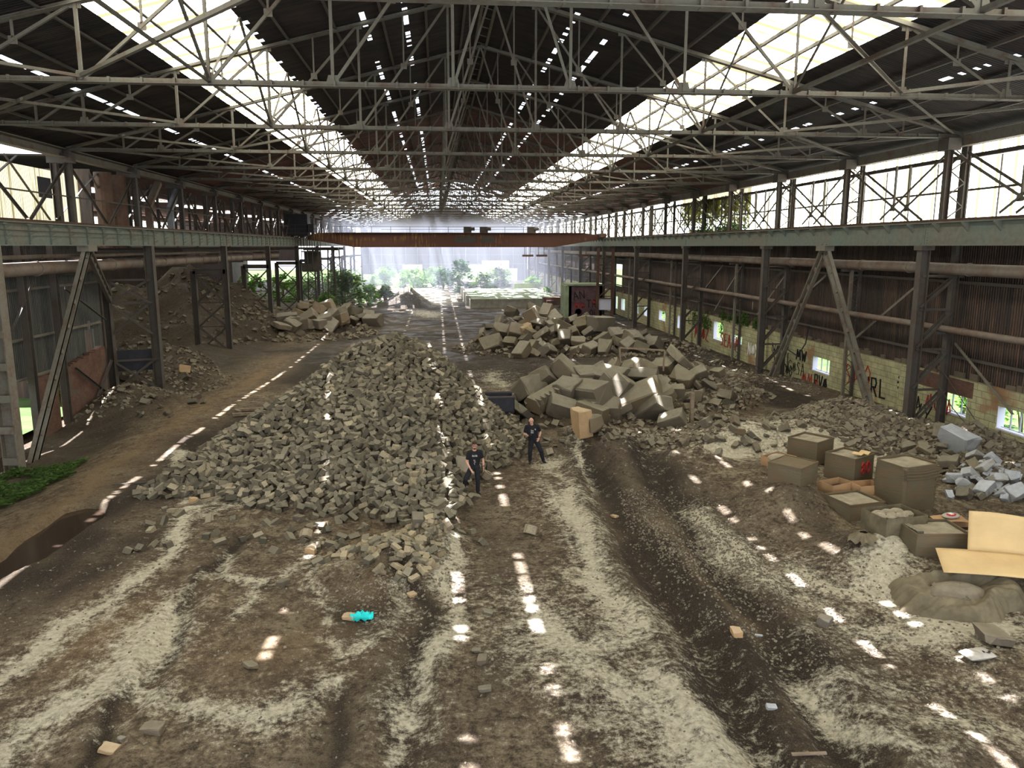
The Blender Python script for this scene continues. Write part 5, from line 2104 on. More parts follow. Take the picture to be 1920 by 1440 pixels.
ca = me_.color_attributes.new('Col', 'FLOAT_COLOR', 'CORNER')
arr = np.repeat(np.array([(*c, 1) for c in cols]), 4, axis=0)
ca.data.foreach_set('color', arr.reshape(-1))
tag(link('brick_heap', me_, M['bricks_many']), 'great heap of loose grey firebricks beside the two men', 'brick heap', kind='stuff')

# hollow ring refractories
def ring_mesh(seed):
    rnd_ = random.Random(seed)
    m = MB()
    n, ro, ri, h = 8, .20, .10, .13
    vs = []
    for z, r in ((-h, ro), (h, ro), (h, ri), (-h, ri)):
        for k_ in range(n):
            a = 2 * PI * k_ / n
            q = r * (1 + rnd_.uniform(-.05, .05))
            vs.append((q * math.cos(a), q * math.sin(a), z * (1 + rnd_.uniform(-.06, .06))))
    fs = []
    for j in range(4):
        for k_ in range(n):
            a, b = j * n + k_, j * n + (k_ + 1) % n
            c, d = ((j + 1) % 4) * n + (k_ + 1) % n, ((j + 1) % 4) * n + k_
            fs.append((a, b, c, d))
    m.add(vs, fs)
    me2 = m.mesh('ring_shape')
    me2.materials.append(M['ring'])
    return me2


RG = [ring_mesh(i) for i in range(3)]
RL = [(902, 777, 'beside the dark trough'), (909, 797, 'above the man in glasses, second from the trough'), (966, 788, 'by the bald man\'s raised hand, upper'), (965, 806, 'touching the bald man\'s raised hand, lower'),
      (908, 827, 'large, just behind the man in glasses'), (953, 828, 'between the two men'), (913, 893, 'at the hip of the man in glasses'), (861, 941, 'at the feet of the man in glasses'), (1029, 850, 'beside the bald man\'s boots'),
      (703, 782, 'standing high on the great brick heap'), (744, 912, 'low on the face of the great brick heap'), (838, 986, 'at the near tip of the great brick heap'), (995, 995, 'alone on the soil between sun spots'),
      (889, 774, 'small, behind the trough edge'), (945, 815, 'half buried between the men'), (930, 835, 'tipped over between the men'), (860, 872, 'on the heap just behind the glasses man\'s knee'), (575, 1005, 'yellowish, on a powder patch below the heap')]
for i, (px, py, w_) in enumerate(RL):
    p = T(px, py, .1)
    o = bpy.data.objects.new('hollow_brick', RG[i % 3])
    COL.objects.link(o)
    o.location = (p.x, p.y, p.z + .12)
    o.rotation_euler = (.75 + .3 * math.sin(i * 3), .3 * math.cos(i * 5), i * 1.3)
    o.scale = (1.15, 1.15, 1) if i in (4, 0) else (.95, .95, .95)
    tag(o, 'cream hollow ring brick ' + w_, 'brick')

# loose bricks and stones lying about in the open
LOOSE = [(893, 1222, .2, 'cream tile fragment just above the curved grey brick', 's', 'block'), (904, 1238, .28, 'curved grey brick lying between the wheel ruts', 'b', 'rubble'), (915, 1147, .22, 'flat brown brick beside the sun spots', 's', 'block'),
         (911, 1295, .26, 'flat buff brick near the bottom sun spots', 's', 'block'), (773, 1118, .22, 'cream brick alone beside the dark cinder rut', 's', 'block_buff'), (470, 1250, .3, 'grey brick lying in the pale dust', 's', 'block'),
         (206, 1405, .28, 'buff brick half sunk in the gravel gully', 's', 'block_buff'), (287, 1364, .34, 'dark flat stone beside the gully', 's', 'rubble'), (228, 1386, .15, 'small pale stone above the buff brick', 'b', 'block_far'),
         (412, 1070, .22, 'flat stone at the head of the ochre hollow', 's', 'block'), (531, 1093, .25, 'grey stone in the fork of the dust lines', 'b', 'rubble'), (655, 1155, .3, 'flat buff tile beside the turquoise cloth', 's', 'block_buff'),
         (583, 1032, .3, 'round cream lump in the dust below the heap', 'b', 'block_buff'), (1545, 1168, .3, 'pale rounded stone beside the long sun streak', 'b', 'block_far'), (1422, 1193, .16, 'tiny white shard in the wheel rut', 's', 'block_pale'),
         (1380, 1186, .3, 'cream clod between the wheel ruts', 'b', 'block_buff'), (1290, 966, .2, 'small stone on the lip of the earth bank', 'b', 'block'), (1152, 968, .25, 'buff brick half in the dark rut', 's', 'block_buff'),
         (560, 972, .35, 'grey stone just off the foot of the brick heap', 'b', 'rubble'), (482, 965, .3, 'rounded grey stone out in the soil', 'b', 'rubble'), (585, 988, .36, 'flat slab shard below the brick heap', 's', 'rubble'),
         (825, 950, .55, 'dark stone block set in the near tip of the heap', 't', 'block'), (790, 975, .5, 'split dark stone beside the near tip of the heap', 't', 'block'), (1547, 712, .3, 'grey lump on the dark floor by the strut', 'b', 'rubble'),
         (345, 875 + 50, .35, 'pale rock at the outlying foot of the brick heap', 'b', 'block_far'), (362, 938, .3, 'cream rock beside the thin plank', 'b', 'block_buff'), (1480, 835, .4, 'grey stone on the powder heap', 'b', 'block'),
         (1445, 1325, .2, 'white shard low in the wheel rut', 's', 'block_pale'), (1860, 1190, .7, 'flat round slab below the crumpled tarpaulin', 's', 'rubble'), (1345, 693, .4, 'orange brick lump in the dirt by the guard leg', 'b', 'block_buff')]
for px, py, s, lb, kd, mt in LOOSE[:-1]:
    place_block(px, py, s, kd, mt, 'loose_stone', lb, 'stone', sink=.1, rot=(.1, .08, px * .7))
place_block(347, 694, .75, 's', 'block_buff', 'loose_stone', 'orange board standing in the dirt by the guard leg', 'board', rot=(1.2, .2, .5), sink=0)

# wooden frame of loose boards, plank, fly-tipped bits
p = T(472, 775)
t = thing('wooden_frame', 'low frame of loose timbers on the soil beside the sun streak', 'frame', p, .25)
for a, b in (((-.9, -.5), (.8, -.5)), ((-.7, .6), (.9, .5)), ((.8, -.5), (.95, .45)), ((-.75, .55), (-.55, .1))):
    m = MB()
    m.bar((a[0], a[1], .08), (b[0], b[1], .08), .16, .13)
    obj('timber', m, M['wood'], t)
p = T(372, 945)
m = MB()
m.bar((-.6, -.35, .03), (.6, .35, .12), .10, .04)
o = obj('plank', m, M['wood'])
o.location = p
tag(o, 'thin plank at the outlying foot of the brick heap', 'plank')
p = T(250, 910)
m = MB()
m.bar((-.7, 0, .03), (.7, .2, .05), .07, .03)
o = obj('plank', m, M['steel'])
o.location = p
tag(o, 'thin dark lath on the soil near the puddle', 'plank')
p = T(1515, 1421)
m = MB()
m.bar((-.28, 0, .03), (.28, -.05, .05), .05, .03)
o = obj('plank', m, M['wood'])
o.location = p
tag(o, 'short pale stick lying in the wheel rut at the picture edge', 'stick')
# turquoise cloth
p = T(679, 1163)
m = MB()
n = 14
for i in range(n + 1):
    for j in range(n + 1):
        u, v_ = i / n - .5, j / n - .5
        r = math.hypot(u, v_ * 1.2)
        m.v.append((u * .52, v_ * .34, .03 + .06 * abs(math.sin(9 * u + 4 * v_)) + .05 * math.cos(11 * v_) - .08 * r + (.04 if (i + j) % 3 == 0 else 0)))
for i in range(n):
    for j in range(n):
        a = i * (n + 1) + j
        if math.hypot((i + .5) / n - .5, (j + .5) / n - .5) < .52:
            m.f.append((a, a + n + 1, a + n + 2, a + 1))
o = obj('cloth', m, M['teal'], smooth_=False)
o.location = (p.x, p.y, p.z + .03)
tag(o, 'crumpled turquoise cloth below the brick slide', 'cloth')
# dark trough behind the men
p = T(925, 765)
t = thing('steel_trough', 'black steel trough half buried behind the men', 'trough', (p.x, p.y, p.z - .15), .05)
m = MB()
m.box(-.9, .9, -.45, -.40, 0, .7)
m.box(-.9, .9, .40, .45, 0, .75)
m.box(-.9, -.85, -.45, .45, 0, .7)
m.box(.85, .9, -.45, .45, 0, .7)
m.box(-.9, .9, -.45, .45, 0, .05)
obj('trough_body', m, M['black'], t)
m = MB()
m.bar((-.95, -.45, .72), (.95, -.45, .72), .07)
m.bar((-.95, .45, .77), (.95, .45, .77), .07)
obj('rim', m, M['column'], t)
# post frame in the rubble
p = T(1296, 800)
m = MB()
m.box(-.08, .08, -.08, .08, -.2, 1.6)
o = obj('stake', m, M['wood'])
o.location = p
tag(o, 'weathered stake standing in the powder rubble', 'post')
t = thing('metal_frame', 'thin rectangular metal frame standing behind the big blocks', 'frame', T(1205, 690) + Vector((0, 0, .1)), .1)
m = MB()
m.bar((-1.3, 0, 1.0), (1.2, 0, .8), .08)
m.bar((1.2, 0, .8), (1.15, 0, -.3), .08)
m.bar((-1.3, 0, 1.0), (-1.2, 0, -.3), .08)
obj('frame_bars', m, M['wood'], t)
m = MB()
rnd = random.Random(3)
for i in range(26):
    p = T(rnd.uniform(1360, 1420), rnd.uniform(700, 770)) if i < 16 else T(rnd.uniform(1000, 1250), rnd.uniform(675, 700))
    a = rnd.uniform(0, 6.28)
    L = rnd.uniform(.6, 1.4)
    m.tube([p + Vector((0, 0, .1)), p + Vector((math.cos(a) * L * .4, math.sin(a) * L * .4, .1 + L * .45)), p + Vector((math.cos(a) * L, math.sin(a) * L, .1 + L * .2))], .02, 5)
tag(obj('rebar_tangle', m, M['rust']), 'tangle of bent reinforcing wire around the mid-hall heap', 'wire', kind='stuff')
m = MB()
q = [(0, 0, 0), (-.1, 1.5, -1.0), (-.2, 3.5, -2.9), (-.3, 5.6, -3.2), (-.2, 7, -2.0), (-.1, 7.4, -.6)]
m.tube([(WR - .5, 51 - b * .7, 3.1 + c * .8 + .8) for a, b, c in q], .04, 6)
tag(obj('hanging_hose', m, M['black']), 'black hose drooping across the graffiti wall', 'hose')
m = MB()
m.tube([(XR + 1.0, 33.5, 3.0), (XR + 1.2, 31.4, 1.2), (XR + 1.3, 28.9, -.2), (XR + .9, 27.6, .6)], .02, 5)
m.tube([(XR + 1.0, 33.5, 3.0), (XR + 1.4, 32.5, 2.6), (XR + 1.6, 29.5, .2)], .02, 5)
tag(obj('loose_cable', m, M['steel']), 'thin loose cable hanging across the windows of the painted wall', 'cable')
# ------------------------------------------------------------------ cartons and bins
def sheet(mb, f, n=10, m_=10):
    """grid surface from f(u, v) with u, v in 0..1"""
    b = len(mb.v)
    for i in range(n + 1):
        for j in range(m_ + 1):
            mb.v.append(tuple(f(i / n, j / m_)))
    for i in range(n):
        for j in range(m_):
            a = b + i * (m_ + 1) + j
            mb.f.append((a, a + m_ + 1, a + m_ + 2, a + 1))


def bin_box(px, py, w_, d_, h, rz_, label, cat='box', mat='dusty_box', top='filled', z=None, name='cardboard_bin', fill='powder', bulge=.04, sink=.05, octo=.0):
    """px, py: where the near bottom corner shows"""
    p = T(px, py)
    rnd = random.Random(int(px))
    t = thing(name, label, cat, (p.x, p.y, p.z - sink), rz_)
    # origin = near corner, body goes +x and +y in local space
    m = MB()
    n = 8

    def wall(a, b):
        def f(u, v):
            q = Vector((a[0] + (b[0] - a[0]) * u, a[1] + (b[1] - a[1]) * u, h * v))
            nrm = Vector((b[1] - a[1], -(b[0] - a[0]), 0)).normalized()
            q += nrm * (bulge * math.sin(PI * u) * math.sin(PI * min(v, .96)) + .006 * math.sin(v * 40 + u * 3) + .004 * math.sin(u * 50))
            return q
        sheet(m, f, 10, 12)
    c = .12 * octo
    cs = [(c, 0), (w_ - c, 0), (w_, c), (w_, d_ - c), (w_ - c, d_), (c, d_), (0, d_ - c), (0, c)] if octo else [(0, 0), (w_, 0), (w_, d_), (0, d_)]
    for a, b in zip(cs, cs[1:] + cs[:1]):
        wall(a, b)
    obj('walls', m, M[mat], t, True)
    if top in ('filled', 'lid'):
        m = MB()
        dz = .0 if top == 'lid' else -.05
        sheet(m, lambda u, v: (u * w_, v * d_, h + dz + .05 * math.sin(PI * u) * math.sin(PI * v) * (1.2 if top == 'lid' else -.6) + .02 * math.sin(11 * u + 5 * v) * math.sin(9 * v) * min(1, 8 * u * (1 - u)) ), 14, 14)
        obj('dusty_cover', m, M['powder' if top == 'filled' else mat], t, True)
        m = MB()
        for a, b in zip(cs, cs[1:] + cs[:1]):
            m.bar((a[0], a[1], h), (b[0], b[1], h), .035, .05)
        obj('rim', m, M[mat], t)
    elif top == 'open':
        m = MB()
        m.box(.03, w_ - .03, .03, d_ - .03, 0, h * .45)
        obj('contents', m, M[fill], t)
        m = MB()
        th = .012
        m.box(.02, w_ - .02, .015, .015 + th, .02, h - .01)
        m.box(.02, w_ - .02, d_ - .03, d_ - .015, .02, h - .01)
        m.box(.015, .03, .02, d_ - .02, .02, h - .01)
        m.box(w_ - .03, w_ - .015, .02, d_ - .02, .02, h - .01)
        obj('inner_walls', m, M['cardboard'] if mat != 'plastic' else M[mat], t)
    return t


ra = math.radians
bB = bin_box(1500, 914, 1.15, 1.1, .62, ra(38), 'low square bin with a flat dust-caked lid, beside the sunlit earth bank', top='lid')
bA = bin_box(1530, 872, 1.2, 1.15, .85, ra(35), 'dust-wrapped bin standing at the back of the group, touching the powder heap', top='filled')
bC = bin_box(1600, 912, 1.15, 1.1, .95, ra(30), 'wrapped bin with a red sprayed 80 on its side', top='filled')
m = MB()
for g, q in (('8', .30), ('0', .60)):
    for pl in FONT[g]:
        for (a, b), (c, d) in zip(pl[:-1], pl[1:]):
            m.bar((q + a * .22, -.06, .40 + b * .4), (q + c * .22, -.06, .40 + d * .4), .04, .04, up=(0, 1, 0))
m.box(.30, 1.0, -.05, -.048, .30, .305)
obj('sprayed_number', m, M['red'], bC)
m = MB()
sheet(m, lambda u, v: (.5 + u * .6, .1 + v * .35, .99 + .05 * math.sin(7 * u)), 4, 3)
obj('torn_flap', m, M['cardboard_new'], bC)
bD = bin_box(1691, 962, 1.42, 1.2, 1.45, ra(16), 'tallest cardboard bin with a sagging dusty cap, biggest of the group', top='filled', octo=1.0)
m = MB()
for z in (1.1, 1.2, 1.3):
    sheet(m, lambda u, v: (-.02 + u * 1.46, -.07 + .0 * v, z + .05 * v - .05 * math.sin(PI * u)), 10, 1)
m.bar((0, 0, 1.22), (1.4, -.03, 1.22), .02, .3)
obj('wrap_folds', m, M['dusty_box'], bD)
bE = bin_box(1560, 930, .95, .6, .38, ra(20), 'shallow open brown carton in front of the bin marked 80', top='open', mat='cardboard', fill='black')
bE2 = bin_box(1612, 934, .8, .6, .42, ra(5), 'open brown carton wedged against the tallest bin', top='open', mat='cardboard', fill='cardboard')
bF = bin_box(1592, 980, 1.25, 1.15, .55, ra(12), 'low wide bin filled with powder, in front of the tallest bin', top='filled')
bG = bin_box(1660, 1012, 1.3, .95, .55, ra(10), 'crumpled grey plastic-lined bin holding rags', top='open', mat='plastic')
m = MB()
for i in range(9):
    c = Vector((.2 + .1 * i, .45 + .2 * math.sin(i * 2), .46))
    m.ball(c, .14, .2, .10, 8, 5, Matrix.Rotation(i, 3, 'Z'))
obj('crumpled_rags', m, M['powder'], bG)
bH = bin_box(1716, 1046, 1.35, 1.05, .62, ra(-4), 'dust-caked bin with a row of bricks along one edge', top='filled')
m = MB()
for i in range(6):
    m.box(.05 + .0 * i, .22, .1 + .15 * i, .22 + .15 * i, .56, .68 - .012 * i)
obj('packed_bricks', m, M['brick1'], bH)
bI = bin_box(1785, 1016, 1.15, .8, .38, ra(-3), 'clean open brown carton under the red and white packet', top='open', mat='cardboard', fill='black')
m = MB()
sheet(m, lambda u, v: (-.1 + u * .95, .55 + v * .45, .39 + .05 * v + .04 * math.sin(3 * u)), 6, 5)
obj('folded_flap', m, M['cardboard'], bI)
p = bI.matrix_basis @ Vector((.45, .85, .50))
t = thing('packet', 'red and white plastic packet lying on the clean open carton', 'packet', p, .3)
m = MB()
m.ball((0, 0, 0), .30, .19, .07, 14, 8)
obj('packet_body', m, M['bag'], t, True)
m = MB()
m.ball((-.03, -.03, .025), .2, .13, .055, 12, 6)
obj('red_label', m, M['red'], t, True)
m = MB()
m.box(-.12, -.0, -.1, .02, .070, .083)
obj('white_label', m, M['white'], t)
# tray beyond, K: open carton with sack
bK = bin_box(1462, 884, .95, .8, .42, ra(30), 'torn open carton with a slumped sack, farthest toward the earth bank', top='open', mat='cardboard', fill='powder')
m = MB()
m.ball((.35, .35, .36), .42, .34, .16, 12, 8)
obj('slumped_sack', m, M['powder'], bK, True)
# cardboard sheets
p = T(1868, 1105)
t = thing('flattened_carton', 'large clean unfolded carton sheet beside the crumpled tarpaulin', 'cardboard', (p.x, p.y, p.z + .45), ra(-24))
m = MB()
sheet(m, lambda u, v: (-1.25 + 2.7 * u, -.55 + 1.1 * v + .15 * u, -.02 + .18 * v + .05 * math.sin(3 * u) - .35 * max(0, u - .7)), 18, 8)
obj('lower_panel', m, M['cardboard_new'], t, True)
m = MB()
sheet(m, lambda u, v: (-.55 + 2.0 * u, .55 + .15 * u + .25 * v, .16 + .95 * v - .1 * u * v + .03 * math.sin(5 * u)), 18, 8)
obj('raised_panel', m, M['cardboard_new'], t, True)
for o in list(t.children):
    md = o.modifiers.new('Solid', 'SOLIDIFY')
    md.thickness = .012
bL = bin_box(1790, 1085, .9, .5, .3, ra(-8), 'collapsed dusty box under the edge of the clean carton sheet', top='filled')
# tarpaulin over spoil
p = T(1795, 1130)
t = thing('tarpaulin', 'crumpled dusty plastic tarpaulin full of spoil', 'tarpaulin', (p.x, p.y, p.z - .1), ra(-12))
m = MB()


def tf(u, v):
    a = 2 * PI * u
    fold = .5 * math.sin(a * 9 + 2 * math.sin(2 * a)) + .35 * math.sin(a * 21 + 5 * v + 3 * math.sin(a)) + .25 * math.sin(a * 37 + 9 * v)
    r = .30 + .80 * v ** .9 * (1 + .10 * math.sin(2 * a + 1) + .14 * math.sin(3 * a + .4) + .10 * math.sin(5 * a + 2))
    lump = .5 + .5 * math.sin(a * 1.0 + .8)
    zz = .22 + (.16 + .34 * lump) * math.sin(PI * min(1, v * .9 + .05)) - .42 * v ** 3 + .09 * fold * v * (1 - .4 * v) + .05 * math.sin(13 * v + 4 * a)
    r *= 1 + .035 * fold * v
    return (r * 1.35 * math.cos(a), r * .95 * math.sin(a), zz)


sheet(m, tf, 220, 26)
obj('sheet_folds', m, M['plastic'], t, True)
m = MB()
rnd = random.Random(9)
m.ball((0, 0, .15), .75, .5, .42, 16, 8)
for i in range(60):
    a, r = rnd.uniform(0, 6.28), rnd.random() ** .6 * .6
    chip(m, (r * math.cos(a) * 1.1, r * math.sin(a) * .8, .50 - .25 * r), rnd.uniform(.06, .2), rnd)
obj('spoil', m, M['rubble'], t)
p = T(1618, 1015)
t = thing('plastic_bag', 'torn plastic bag slumped between the earth bank and the lined bin', 'bag', p, .4)
m = MB()
sheet(m, lambda u, v: ((.1 + .3 * v) * math.cos(6.28 * u) * (1 + .2 * math.sin(5 * 6.28 * u)), (.1 + .25 * v) * math.sin(6.28 * u), .25 - .2 * v + .05 * math.sin(11 * 6.28 * u) * v), 60, 6)
obj('bag_sheet', m, M['plastic'], t, True)
# grey sack in the open
p = T(1832, 1236)
t = thing('sack', 'torn grey sack lying alone on the soil below the flat slab', 'sack', (p.x, p.y, p.z + .03), ra(8))
m = MB()


def pil(u, v, s):
    x, y = (u - .5) * .62, (v - .5) * .36
    e = (max(0, 1 - abs(2 * u - 1) ** 3) * max(0, 1 - abs(2 * v - 1) ** 3)) ** .5
    return (x, y, .07 + s * .075 * e + .012 * math.sin(30 * u + 8 * v) * e)


sheet(m, lambda u, v: pil(u, v, 1), 20, 14)
sheet(m, lambda u, v: pil(u, v, -1), 20, 14)
obj('sack_body', m, M['bag'], t, True)
m = MB()
sheet(m, lambda u, v: (.04 + u * .2, -.12 + v * .06 + .03 * math.sin(9 * u), .15 + .012 * math.sin(12 * u)), 8, 3)
obj('torn_hole', m, M['black'], t)


# ------------------------------------------------------------------ plants
def leaves(n, spread, size, seed, hang=False, shape='dome'):
    rnd_ = random.Random(seed)
    m = MB()
    clumps = []
    for _ in range(max(4, n // 60)):
        a, r = rnd_.uniform(0, 6.28), rnd_.random() ** .5
        h = rnd_.random()
        if shape == 'dome':
            k_ = math.sqrt(max(0, 1 - h * h * .9))
        else:
            k_ = 1 - h * .55
        clumps.append((spread[0] * r * k_ * math.cos(a), spread[1] * r * k_ * math.sin(a), spread[2] * h, rnd_.uniform(.12, .3) * spread[0]))
    for _ in range(n):
        c = rnd_.choice(clumps)
        q = Vector((rnd_.gauss(0, 1), rnd_.gauss(0, 1), rnd_.gauss(0, .8))) * c[3] * .6 + Vector(c[:3])
        if q.z < 0:
            q.z = abs(q.z) * .5
        s = size * rnd_.uniform(.5, 1.4)
        R = Matrix.Rotation(rnd_.uniform(0, 6.28), 3, 'Z') @ Matrix.Rotation(rnd_.uniform(-1.2, 1.2), 3, 'X')
        m.add([q + R @ Vector(v_) * s for v_ in ((-.5, 0, 0), (0, -.28, .06), (.5, 0, 0), (0, .28, .06))], [(0, 1, 2, 3)])
    return m


def stems(spread, n, seed, r=.03):
    rnd_ = random.Random(seed)
    m = MB()
    for _ in range(n):
        a, q = rnd_.uniform(0, 6.28), rnd_.random() * .7
        m.tube([(0, 0, -.2), (spread[0] * q * .4 * math.cos(a), spread[1] * q * .4 * math.sin(a), spread[2] * .45), (spread[0] * q * math.cos(a), spread[1] * q * math.sin(a), spread[2] * .85)], [r, r * .7, r * .3], 5)
    return m


def shrub(x, y, z, spread, n, size, mat, label, seed, group=None):
    t = thing('shrub', label, 'shrub', (x, y, z), 0, group)
    obj('foliage', leaves(n, spread, size, seed), M[mat], t)
    obj('stems', stems(spread, 9, seed, .012 * spread[2] + .015), M['wood'], t)
    return t


SH = [(648, 566, 112, 5.2, 6.2, 'leaf', 'tall green bush filling the far opening beside the lattice towers'), (690, 566, 118, 3.2, 3.6, 'leaf_lime', 'lime bush between the tall green bush and the pale heap'),
      (610, 560, 108, 2.6, 3.0, 'leaf_lime', 'low lime bush at the foot of the lattice towers'), (722, 565, 122, 2.6, 3.4, 'leaf', 'round bush touching the pale heap'),
      (860, 552, 150, 5.0, 7.2, 'leaf_dark', 'tall dark bush at the middle of the far end'), (905, 556, 145, 4.2, 4.6, 'leaf', 'bush leaning on the platform corner'), (832, 552, 165, 4.0, 5.0, 'leaf_dark', 'dark bush behind the pale ground by the sun stripe'),
      (938, 545, 170, 5.0, 5.0, 'leaf', 'broad bush behind the platform'), (775, 545, 170, 7.0, 4.6, 'leaf_lime', 'wide sunlit scrub across the far floor'), (720, 540, 180, 6.0, 4.8, 'leaf_lime', 'sunlit scrub before the end wall doorways'),
      (1000, 545, 160, 3.0, 3.4, 'leaf_lime', 'small pale bush at the wall end of the platform'), (1024, 566, 128, 1.5, 2.6, 'leaf_lime', 'slim lime sapling behind the platform kerb'), (1052, 570, 112, 1.3, 2.4, 'leaf', 'young plant beside the hut'),
      (890, 567, 128, 1.6, 1.8, 'leaf_lime', 'low lime growth at the foot of the platform'), (1385, 655, 60, 1.3, .5, 'leaf', 'low weeds by the far end of the mid-hall heap'), (815, 545, 190, 6.0, 4.4, 'leaf_lime', 'pale scrub behind the dark bush')]
for i, (px, py, Y, r, h, mt, lb) in enumerate(SH):
    q = AT(px, py, Y)
    shrub(q.x, Y, TZ(q.x, Y) - .1, (r * .62, r * .6, h * .8), int(900 + 260 * r), .50 if r > 2 else .22, mt, lb, i)
# greenery outside windows and doorways
rnd = random.Random(21)
for i, (x, y, r, h) in enumerate(((27, 28, 2.0, 3.0), (27.5, 33, 2.2, 3.0), (28, 38, 2, 2.6), (28, 46, 2.2, 2.8), (27, 58, 2, 2.8), (27.5, 64, 2, 3.2), (27, 74, 2, 3), (27, 81, 2.2, 3), (27, 88, 2.2, 3), (27, 97, 2.4, 3.2), (27, 102, 2.4, 5))):
    shrub(x, y, -1, (r, r * 1.2, h), 1100, .3, 'leaf_lime', '%s bush outside the painted block wall, seen through its windows' % ORD[i], 50 + i, 'bushes outside the painted wall')
for i, (x, y, r, h) in enumerate(((-20.9, 37.0, 1.0, 3.4), (-21.4, 34.6, 1.4, 3.2), (-22, 45.2, 1.0, 4.6))):
    shrub(x, y, -1.2, (r, r * 1.2, h), 1500, .24, 'leaf', '%s leafy bush showing through the brick bay wall from the viewer' % ORD[i], 80 + i, 'bushes outside the brick bay')
for i in range(5):
    shrub(-30 + 4 * i, 128 + 5 * (i % 2), -.6, (3.2, 3, 4.0), 1300, .5, 'leaf_lime', '%s bush from the bay wall at the open end of the dirt bay' % ORD[i], 90 + i, 'bushes at the dirt bay end')
# ground ivy patch by the puddle
m = MB()
rnd = random.Random(31)
poly = PXP([(-60, 930), (40, 880), (110, 878), (165, 885), (160, 905), (100, 925), (60, 950), (10, 975), (-60, 1000)], -.8)
xs_ = [q[0] for q in poly]
ys_ = [q[1] for q in poly]
cand = np.array([(rnd.uniform(min(xs_), max(xs_)), rnd.uniform(min(ys_), max(ys_))) for _ in range(9000)])
ins = in_poly(cand[:, 0] + .25 * wob(cand[:, 0], cand[:, 1], 4.0), cand[:, 1] + .25 * wob(cand[:, 0], cand[:, 1], 3.0, 3, 11), poly)
dens = wob(cand[:, 0], cand[:, 1], 2.5, 5, 14) > -.9
cand = cand[ins & dens]
zz = terrain(cand[:, 0], cand[:, 1])
for (x, y), z in zip(cand, zz):
    s = .13 * rnd.uniform(.6, 1.4)
    q = Vector((x, y, z + rnd.uniform(.04, .22)))
    R = Matrix.Rotation(rnd.uniform(0, 6.28), 3, 'Z') @ Matrix.Rotation(rnd.uniform(-.7, .7), 3, 'X')
    m.add([q + R @ Vector(v_) * s for v_ in ((-.5, 0, 0), (0, -.35, .03), (.5, 0, 0), (0, .35, .03))], [(0, 1, 2, 3)])
tag(obj('ground_ivy', m, M['leaf']), 'bright green ground cover in the corner beside the puddle', 'plants', kind='stuff')
# ivy over the glazed bays and on the wall
def ivy(name, x, ya, yb, za, zb, n, mat, label, s=.22, depth=.15, hang=0.0):
    rnd_ = random.Random(int(ya * 10 + n))
    m = MB()
    cols_ = [(rnd_.uniform(ya, yb), rnd_.uniform(.3, 1)) for _ in range(max(6, n // 40))]
    for _ in range(n):
        c = rnd_.choice(cols_)
        v_ = rnd_.random() ** (1.0 + hang)
        q = Vector((x + rnd_.uniform(-depth, depth), c[0] + rnd_.gauss(0, .12), zb - (zb - za) * v_ * c[1] if hang else za + (zb - za) * v_ * c[1]))
        R = Matrix.Rotation(rnd_.uniform(-.9, .9), 3, 'Z') @ Matrix.Rotation(rnd_.uniform(-.8, .8), 3, 'X')
        m.add([q + R @ Vector(w__) * s * rnd_.uniform(.6, 1.4) for w__ in ((0, -.4, 0), (.03, 0, -.5), (0, .4, 0), (.03, 0, .4))], [(0, 1, 2, 3)])
    tag(obj(name, m, M[mat]), label, 'ivy')


ivy('ivy', WR + .25, 57.4, 74.1, 9.4, 12.3, 5200, 'leaf_dry', 'curtain of dry ivy hanging where the wall panels are missing', .26, .2, 1.0)
ivy('ivy', WR - .4, 57.5, 68, 9.4, 10.3, 900, 'leaf', 'green ivy creeping along the girder walkway below the dry ivy curtain', .2, .5)
ivy('ivy', WR - .1, 53.5, 62, 2.3, 3.4, 900, 'leaf', 'ivy spilling over the top of the painted wall behind the rusty sheets', .16, .12)
ivy('ivy', WR - .1, 61.5, 70, 1.2, 2.8, 700, 'leaf', 'ivy around the broken window near the red scrawl', .16, .12)
ivy('ivy', 15.8, 93.8, 97.0, -.4, 3.6, 700, 'leaf', 'ivy climbing the side of the sooty hut', .22, .15)


# ------------------------------------------------------------------ people
def remesh(o, vox=.011, it=4, disp=0.0):
    md = o.modifiers.new('Remesh', 'REMESH')
    md.mode = 'VOXEL'
    md.voxel_size = vox
    md.use_smooth_shade = True
    s_ = o.modifiers.new('Smooth', 'SMOOTH')
    s_.iterations = it
    s_.factor = .5
    if disp:
        tx = bpy.data.textures.new('folds', 'CLOUDS')
        tx.noise_scale = .09
        d_ = o.modifiers.new('Folds', 'DISPLACE')
        d_.texture = tx
        d_.strength = disp
        d_.mid_level = .5


def hand(m, w_, d, n, thumb, curl, r=.009, L=1.0):
    """palm from the wrist along d, palm normal n, thumb on the side of vector thumb"""
    d, n = Vector(d).normalized(), Vector(n)
    n = (n - d * n.dot(d)).normalized()
    s = Vector(thumb)
    s = (s - d * s.dot(d) - n * s.dot(n)).normalized()
    for k_ in range(4):
        off = s * (.032 - .021 * k_)
        m.capsule(w_ + off * .6, w_ + d * .085 + off, .014, .012, 8)
    lens = [.072, .080, .074, .058]
    for k_ in range(4):
        off = s * (.033 - .022 * k_)
        p = w_ + d * .088 + off
        a = 0.0
        for j, (fr, rr) in enumerate(((.45, 1.0), (.30, .92), (.25, .82))):
            a += curl * (.6 + .5 * j)
            q = p + (d * math.cos(a) + n * math.sin(a)) * lens[k_] * fr * L
            m.capsule(p, q, r * rr, r * rr * .93, 8)
            p = q
    p = w_ + d * .02 + s * .025
    q = p + (d * .6 + s * .75 + n * .25).normalized() * .045
    m.capsule(p, q, .013, .011, 8)
    q2 = q + (d * .85 + s * .3 + n * .45).normalized() * .035
    m.capsule(q, q2, .010, .009, 8)


